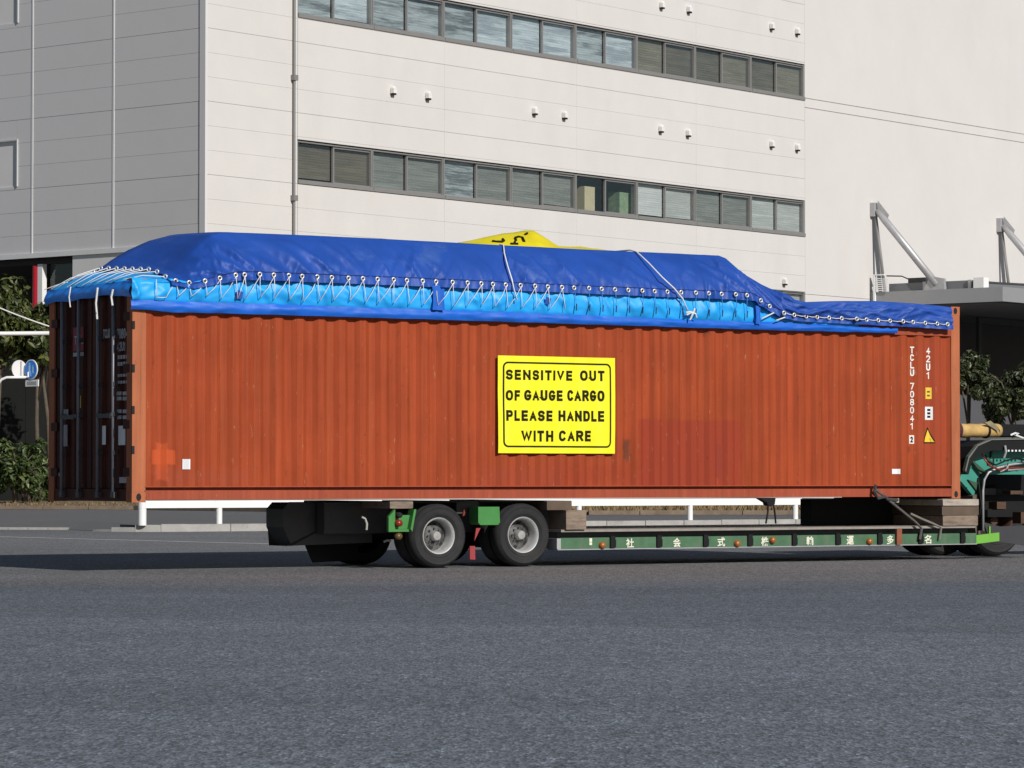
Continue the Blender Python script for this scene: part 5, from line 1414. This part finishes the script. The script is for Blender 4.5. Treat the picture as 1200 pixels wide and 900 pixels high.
for j in range(15):
    v = j / 14
    row = []
    for i in range(NL + 1):
        l = -0.035 + (CY_END + 0.035) * i / NL
        zb_, zt_ = pl(mid, l) - 0.015, min(ZT + 0.03, pl(edge, l) + 0.07)
        z = zb_ + (zt_ - zb_) * v
        if l < l0: zt_ = ZT - 0.02 + (max(ZT, pl(top, l0) - 0.04) - ZT + 0.02) * max(0, l / l0)
        k_ = math.sin(math.pi * min(1, v * 1.02)) ** 0.7 * min(1, 0.25 + max(0, (STEP_END + 0.05 - l) / 0.1))
        w_ = -0.032 - (0.02 + 1.2 * crease(l, z) * (1.0 if l > 0.5 else 1.7)) * k_
        if l < l0: w_ += 0.2 * max(0, l / l0) * max(0, (v - 0.82) / 0.18)
        row.append((l, w_, z))
    rows.append(row)
sh = MB().grid(rows)
# left end: sheet over the top edge up to the dark tarpaulin, and a skirt over the door head
LE = 0.62
rows = []
for j in range(13):
    v = j / 12
    row = []
    for i in range(61):
        u = i / 60; w_ = -0.05 + (WC + 0.1) * u
        zd_ = dark_end(w_) - 0.02 + 0.012 * math.sin(w_ * 20) * (1 - v)
        zs_2 = ZT - 0.04 - 0.02 * nz(w_ * 3)
        z = zs_2 + (zd_ - zs_2) * (v ** 0.55) + (0.014 * nz(w_ * 5, v * 3) + 0.016 * nz(w_ * 14, v * 2, 4)) * (1 - v)
        row.append((-0.03 + (l0 + 0.09) * v, w_, z))
    rows.append(row)
sh.grid(rows)
SB.part('sheet', sh, M['tarp_cyan'], smooth=True)
rows = []
for j in range(7):
    v = j / 6; row = []
    for i in range(81):
        u = i / 80; w_ = -0.06 + (WC + 0.05) * u
        z = ZT - 0.03 - (0.155 + 0.03 * nz(w_ * 2.0) + 0.05 * max(0, 1 - abs(u) * 9) + 0.03 * max(0, 1 - abs(1 - u) * 9)) * v
        row.append((-0.02 - 0.05 * math.sin(v ** 1.4 * 2.7 + 0.1) - 0.015 * nz(w_ * 7, v * 2) * math.sin(v * 3.1), w_, z))
    rows.append(row)
SB.part('end_skirt', MB().grid(rows), M['tarp_sunlit'], smooth=True, label='blue skirt hanging over the door head, brightened in colour as if sunlit')
rows = []
for j in range(7):
    v = j / 6; row = []
    for i in range(481):
        l = -0.045 + (HEM_END + 0.045) * i / 480
        zb_, zt_ = pl(bot, l), pl(mid, l)
        z = zb_ + (zt_ - zb_) * v + 0.006 * nz(l * 3.0, v)
        w_ = -0.048 - 0.02 * math.sin(math.pi * v) - 0.014 * (nz(l * 2.3, v * 2, 3) + 0.6 * nz(l * 6, v * 4, 2))
        row.append((l, w_, z))
    rows.append(row)
SB.part('hem', MB().grid(rows), M['tarp_mid'], smooth=True, label='mid blue folded hem along the container side')
# dark gaps where two sheets overlap
for x0, x1, y0, y1 in ((502, 516, 335, 364), (880, 886, 356, 380)):
    (a, zt_), (b, zb_) = F(x0, y0), F(x1, y1)
    rows = [[(a + (b - a) * u, -0.105 - 0.012 * math.sin(u * 9 + v * 4), zb_ + (zt_ - zb_) * v) for u in (0, .25, .5, .75, 1)] for v in (0, .3, .6, 1)]
    SB.part('overlap_strip', MB().grid(rows), M['tarp_mid'], smooth=True)
# toggles of blue cloth
for x, y, s_ in ((276, 346, 0.05), (637, 353, 0.045)):
    a, z = F(x, y)
    SB.part('patch', MB().grid([[(a - s_, -0.098, z - s_ * .9), (a + s_ * .8, -0.1, z - s_)], [(a - s_ * .6, -0.104, z + s_ * 1.2), (a + s_, -0.104, z + s_ * .7)]]), M['tarp_dark'])

rows = []
for i in range(NI + 1):
    l = l0 + (l1 - l0) * i / NI
    near_side = [prof_pt(l, a) for a in acs]
    zt_ = pl(top, l)
    zf_ = ztf(l)
    topr = [(l, WT + (WC - 2 * WT) * u, zt_ + (zf_ - zt_) * u + 0.012 * math.sin(math.pi * u) + 0.01 * nz(l * 1.5, u * 3)) for u in (0.1, 0.3, 0.5, 0.7, 0.9)]
    far_side = [(p[0], WC - p[1], p[2]) for p in reversed([prof_pt(l, a, True) for a in acs])]
    rows.append(near_side + topr + far_side)
mb = MB().grid(rows)
DT.part('cover', mb, M['tarp_dark'], smooth=True)
# (the sky blue sheet closes the left end)
# sewn hem: a proud strip along the lower edge
rows = [[], [], []]
for i in range(0, NI + 1):
    l = l0 + (l1 - l0) * i / NI
    ze, zt_ = pl(edge, l), pl(top, l)
    for k, aa in enumerate((0.0, 0.09, 0.18)):
        a = aa * min(1.0, 0.5 / max(0.12, zt_ - ze)) 
        p = prof_pt(l, a); rows[k].append((p[0], p[1] - 0.007, p[2] - (0.012 if k == 0 else 0)))
DT.part('hem', MB().grid(rows), M['tarp_dark'], smooth=True)
seam = [Vector(p) + Vector((0, -0.002, 0)) for p in rows[2][::3]]
DT.part('seam', MB().tube(seam, 0.006, 5), mat('seam_thread', (0.008, 0.02, 0.14), 0.7, 0.1, 5))
# eyelets
def ring(r, t, n=14, m_=6):
    mb = MB(); vs, fs = [], []
    for i in range(n):
        a = 2 * math.pi * i / n
        for j in range(m_):
            b = 2 * math.pi * j / m_
            rr_ = r + t * math.cos(b); vs.append((rr_ * math.cos(a), t * math.sin(b), rr_ * math.sin(a)))
    for i in range(n):
        for j in range(m_):
            fs.append((i * m_ + j, i * m_ + (j + 1) % m_, ((i + 1) % n) * m_ + (j + 1) % m_, ((i + 1) % n) * m_ + j))
    return mb.add(vs, fs)
er = ring(0.0225, 0.0105); er_me = er.mesh('eyelet', M['eyelet'], True)
eh_me = MB().prism([(0.014 * math.cos(k * .6283), 0.014 * math.sin(k * .6283)) for k in range(10)], (0, -0.002, 0), (1, 0, 0), (0, 0, 1), (0, 0.001, 0)).mesh('eyelet_hole', M['hole'])
eyes = []
for l in ey_l:
    ze, zt_ = pl(edge, l), pl(top, l)
    a = min(0.25, 0.055 / max(0.1, zt_ - ze))
    p = prof_pt(l, a); q = Vector((p[0], p[1] - 0.022, p[2])); eyes.append(q)
    e = DT.put('eyelet', er_me, q)
    h_ = bpy.data.objects.new('eyelet_hole', eh_me); COL.objects.link(h_); h_.parent = e
# left end eyelets
end_eyes = []
for i in range(11):
    u = i / 10; w_ = 0.05 + 2.3 * u
    q = Vector((l0 - 0.012, w_, dark_end(w_) + 0.012)); end_eyes.append(q)
    DT.put('eyelet', er_me, q).rotation_euler = (0, 0, math.radians(-60))

# ropes
RP = Thing('lashing_rope', 'thin white rope laced zigzag between the two blue tarpaulins', 'rope', FC, (3, -0.1, ZT - 0.3))
lace = MB()
low_pts = []
for i, q in enumerate(eyes):
    x_l = q.x
    if x_l > F(662, 340)[0]: break
    low_pts.append(Vector((x_l + 0.02 + R.uniform(-.015, .015), -0.115, pl(mid, x_l) + 0.055 + R.uniform(-0.015, 0.02))))
def slack(a, b, s=0.012):
    return [a, a.lerp(b, 0.5) + Vector((R.uniform(-.01, .01), -0.006, -s)), b]
a0 = Vector((F(178.5, 328)[0], -0.11, F(178.5, 328)[1])); a1 = Vector((F(178.5, 349)[0], -0.11, F(178.5, 349)[1])); a2 = Vector((F(190, 349)[0], -0.11, F(190, 349)[1]))
chain_ = [a0, a1, a2, eyes[0] + Vector((-0.05, -0.02, -0.07))]
for a, b in zip(chain_, chain_[1:]): lace.tube(slack(a, b, 0.003), 0.0043, 5)
for i in range(len(low_pts)):
    lace.tube(slack(eyes[i] + Vector((0, -0.012, -0.02)), low_pts[i]), 0.0043, 5)
    if i + 1 < len(low_pts): lace.tube(slack(low_pts[i], eyes[i + 1] + Vector((0, -0.012, -0.02))), 0.0043, 5)
RP.part('side_lacing', lace, M['rope'], smooth=True)
# short stitches further right
M['blue_cord'] = mat('blue_cord', (0.05, 0.25, 0.6), 0.8, 0.1, 5); M['dark_cord'] = mat('dark_cord', (0.02, 0.04, 0.1), 0.8, 0.1, 5)
for i, q in enumerate(eyes):
    if q.x <= F(662, 340)[0]: continue
    if q.x < STEP_END - 0.1:
        b = Vector((q.x + 0.01, -0.112, pl(mid, q.x) + 0.05))
        RP.part('stitch', MB().tube([b, b + Vector((0.003, -0.004, 0.085))], 0.008, 5), M['dark_cord'])
        RP.part('loose_cord', MB().tube(slack(q + Vector((0, -0.01, -0.03)), b + Vector((0, 0.006, 0.08))), 0.0043, 5), M['blue_cord'])
rl = MB()
rq = [q for q in eyes if q.x > F(908, 370)[0]]
for a, b in zip(rq, rq[1:]): rl.tube([a + Vector((0.03, -0.012, 0.0)), a.lerp(b, 0.5) + Vector((0, -0.014, -0.006)), b + Vector((-0.03, -0.012, 0))], 0.0055, 5)
for (x0, y0), (x1, y1) in (((886, 374), (901, 367)), ((903, 376), (915, 372))):
    a, b = F(x0, y0), F(x1, y1); rl.tube([(a[0], -0.12, a[1]), (b[0], -0.11, b[1])], 0.009, 5)
RP.part('edge_rope', rl, M['rope'], smooth=True)
el = MB()
for i, q in enumerate(end_eyes):
    for dw in (0.0,):
        b = Vector((-0.06, q.y + 0.10 + R.uniform(-.03, .03), ZT - 0.02 + R.uniform(-.015, .015)))
        el.tube([q + Vector((-0.02, 0, 0)), q.lerp(b, 0.5) + Vector((-0.02, 0, 0.03)), b], 0.0055, 5)
RP.part('end_lacing', el, M['rope'], smooth=True)
# loose rope tails on the doors
for x, y0, y1 in ((113.5, 337, 374), (131.5, 339, 358), (82, 336, 360)):
    (a, z1_), (b, z0_) = FE(x, y0, -0.12), FE(x, y1, -0.12)
    RP.part('rope_tail', MB().tube([(-0.11, a, z1_), (-0.125, a + 0.015, (z1_ + z0_) / 2), (-0.115, a, z0_)], 0.012 if x > 100 else 0.008, 6), M['rope'])
# two ropes going over the top
def over(name, px, label, r=0.009):
    pts = []
    for (x, y, wv) in px:
        l, z = F(x, y, wv); pts.append((l, wv, z))
    first_ = Vector(pts[0]); pts = [(first_.x + 0.1, 1.4, first_.z + 0.05), (first_.x + 0.03, 0.6, first_.z + 0.035)] + pts
    solo(name, MB().tube(pts, r, 6), M['rope'], FC, label, 'rope', 'ropes tied over the dark tarpaulin', smooth=True)
over('tie_rope', ((590, 287.5, 0.40), (591, 297, 0.22), (595, 312, 0.03), (600, 328, -0.09), (602, 338, -0.125), (606, 352, -0.14)), 'curved white rope hanging from the yellow banner over the tarpaulin')
over('tie_rope', ((746, 295, 0.40), (760, 308, 0.16), (776, 325, -0.05), (790, 338, -0.115), (800, 350, -0.14), (806, 364, -0.14)), 'straight slanting white rope right of the yellow banner ending in a knot', 0.0095)
l, z = F(805, 367)
kn_ = MB()
for dx, dz in ((-0.09, -0.03), (0.06, -0.06), (0.03, 0.05), (-0.04, -0.09), (-0.1, 0.0)):
    kn_.tube([(l, -0.14, z), (l + dx * 0.5, -0.15, z + dz * 0.4 + 0.01), (l + dx, -0.13, z + dz)], 0.012, 6)
solo('rope_knot', kn_, M['rope'], FC, 'frayed white knot where the slanting rope ends on the blue sheet', 'knot')

# yellow banner lying on top
YB = Thing('yellow_banner', 'crumpled yellow banner lying on top of the dark tarpaulin', 'banner', FC, (5, 0.8, ZT + 0.5))
ctrl = [(545, 286.5, 283.5), (560, 286, 281), (575, 286.5, 277.5), (590, 287, 274.5), (605, 287.5, 272), (618, 288.5, 270.8), (631, 289, 268.5), (634, 289.2, 269.5), (644, 290, 275.5), (652, 290.5, 280.5), (662, 291, 287.5), (676, 291.5, 288.5), (690, 292.5, 288.3), (704, 293, 290.5), (716, 293.6, 292.5)]
rows = []
for k in range(7):
    v = k / 6; row = []
    for x, yb, yt in ctrl:
        l, zb_ = F(x, yb + 1.5, WT); _, zt_ = F(x, yt, WT + 0.35)
        fold = 0.03 * math.sin(v * 6 + x * 0.05)
        row.append((l + 0.18 * v, WT + 0.02 + 0.45 * v + (0.16 if 600 < x < 634 else 0) * v, zb_ + (zt_ - zb_) * v ** 0.85 + 0.025 * nz(x * 0.06, v * 3) * math.sin(v * 3.14)))
    rows.append(row)
for v in (0.3, 0.7, 1.0):
    rows.append([(p[0] + 0.05, p[1] + 0.7 * v, p[2] - (p[2] - (ZT + 0.5)) * 0.75 * v) for p in rows[6]])
YB.part('sheet', MB().grid(rows), M['banner'], smooth=True)
# partial lettering on its near face, as curved strips following the sheet
def on_banner(u, v):
    fi = u * (len(ctrl) - 1); i = min(len(ctrl) - 2, int(fi)); f_ = fi - i
    kj = v * 6; j = min(5, int(kj)); g_ = kj - j
    a = Vector(rows[j][i]).lerp(Vector(rows[j][i + 1]), f_); b = Vector(rows[j + 1][i]).lerp(Vector(rows[j + 1][i + 1]), f_)
    return a.lerp(b, g_) + Vector((0, -0.012, 0.006))
def stroke(pts, r=0.017):
    YB.part('lettering', MB().tube([on_banner(u, v) for u, v in pts], r, 6), M['ink'])
stroke([(0.17, 0.42), (0.185, 0.30), (0.215, 0.26), (0.235, 0.35), (0.235, 0.5)])
stroke([(0.265, 0.14), (0.31, 0.14)], 0.015); stroke([(0.29, 0.13), (0.305, 0.3)], 0.013)
stroke([(0.315, 0.35), (0.325, 0.52), (0.35, 0.58), (0.37, 0.5), (0.365, 0.3)])
stroke([(0.405, 0.72), (0.425, 0.78)], 0.015)

# ================================================================== LASHINGS UNDER THE CONTAINER
CH = Thing('chain_lashing', 'dark chain with lever binder running from container rail to green deck', 'chain', FC, (10.8, -0.05, zd))
pts = [F(x, y, -0.07) for x, y in ((1024.5, 572), (1030, 577), (1036, 581), (1045, 589), (1058, 599.5), (1072, 611), (1080, 619), (1078, 632))]
CH.part('chain', MB().tube([(l, -0.07, z) for l, z in pts], 0.018, 6), mat('chain_steel', (0.1, 0.09, 0.085), 0.6, 0.3, 20))
pts = [F(x, y, -0.08) for x, y in ((1026, 568), (1025, 576), (1029, 584), (1037, 582), (1040, 585), (1052, 586))]
CH.part('lever_binder', MB().tube([(l, -0.08, z) for l, z in pts], 0.022, 6), M['steel_dark'])
pts = [F(x, y, -0.06) for x, y in ((1067, 602), (1080, 608), (1092, 613), (1103, 618), (1101, 632))]
CH.part('hook', MB().tube([(l, -0.06, z) for l, z in pts], 0.016, 6), mat('hook_steel', (0.2, 0.18, 0.16), 0.5, 0.2, 10))
(a, z1_), (b, z0_) = F(1042, 584, -0.05), F(1053, 589, -0.05)
CH.part('tag', MB().box(a, b, -0.06, -0.05, z0_, z1_), M['wood_pale'])
SH = Thing('strap_hanger', 'black strap hanging from the container bottom by two thin straps', 'strap', FC, (8.7, 0.02, zd))
SH.part('pad', MB().prism([F(*q, 0.02) for q in ((890, 583.5), (909, 583.5), (908, 591), (904, 593.5), (900, 592), (899, 589))], (0, 0.02, 0), (1, 0, 0), (0, 0, 1), (0, 0.1, 0)), M['black'])
for q in (((900, 591), (900, 600), (897.5, 613.5)), ((906.5, 592), (908, 602), (909, 613.5))):
    p_ = [F(*z, 0.03) for z in q]
    SH.part('strap', MB().tube([(l, 0.03, z) for l, z in p_], 0.013, 5), M['black'])
print('objects', len(bpy.data.objects))
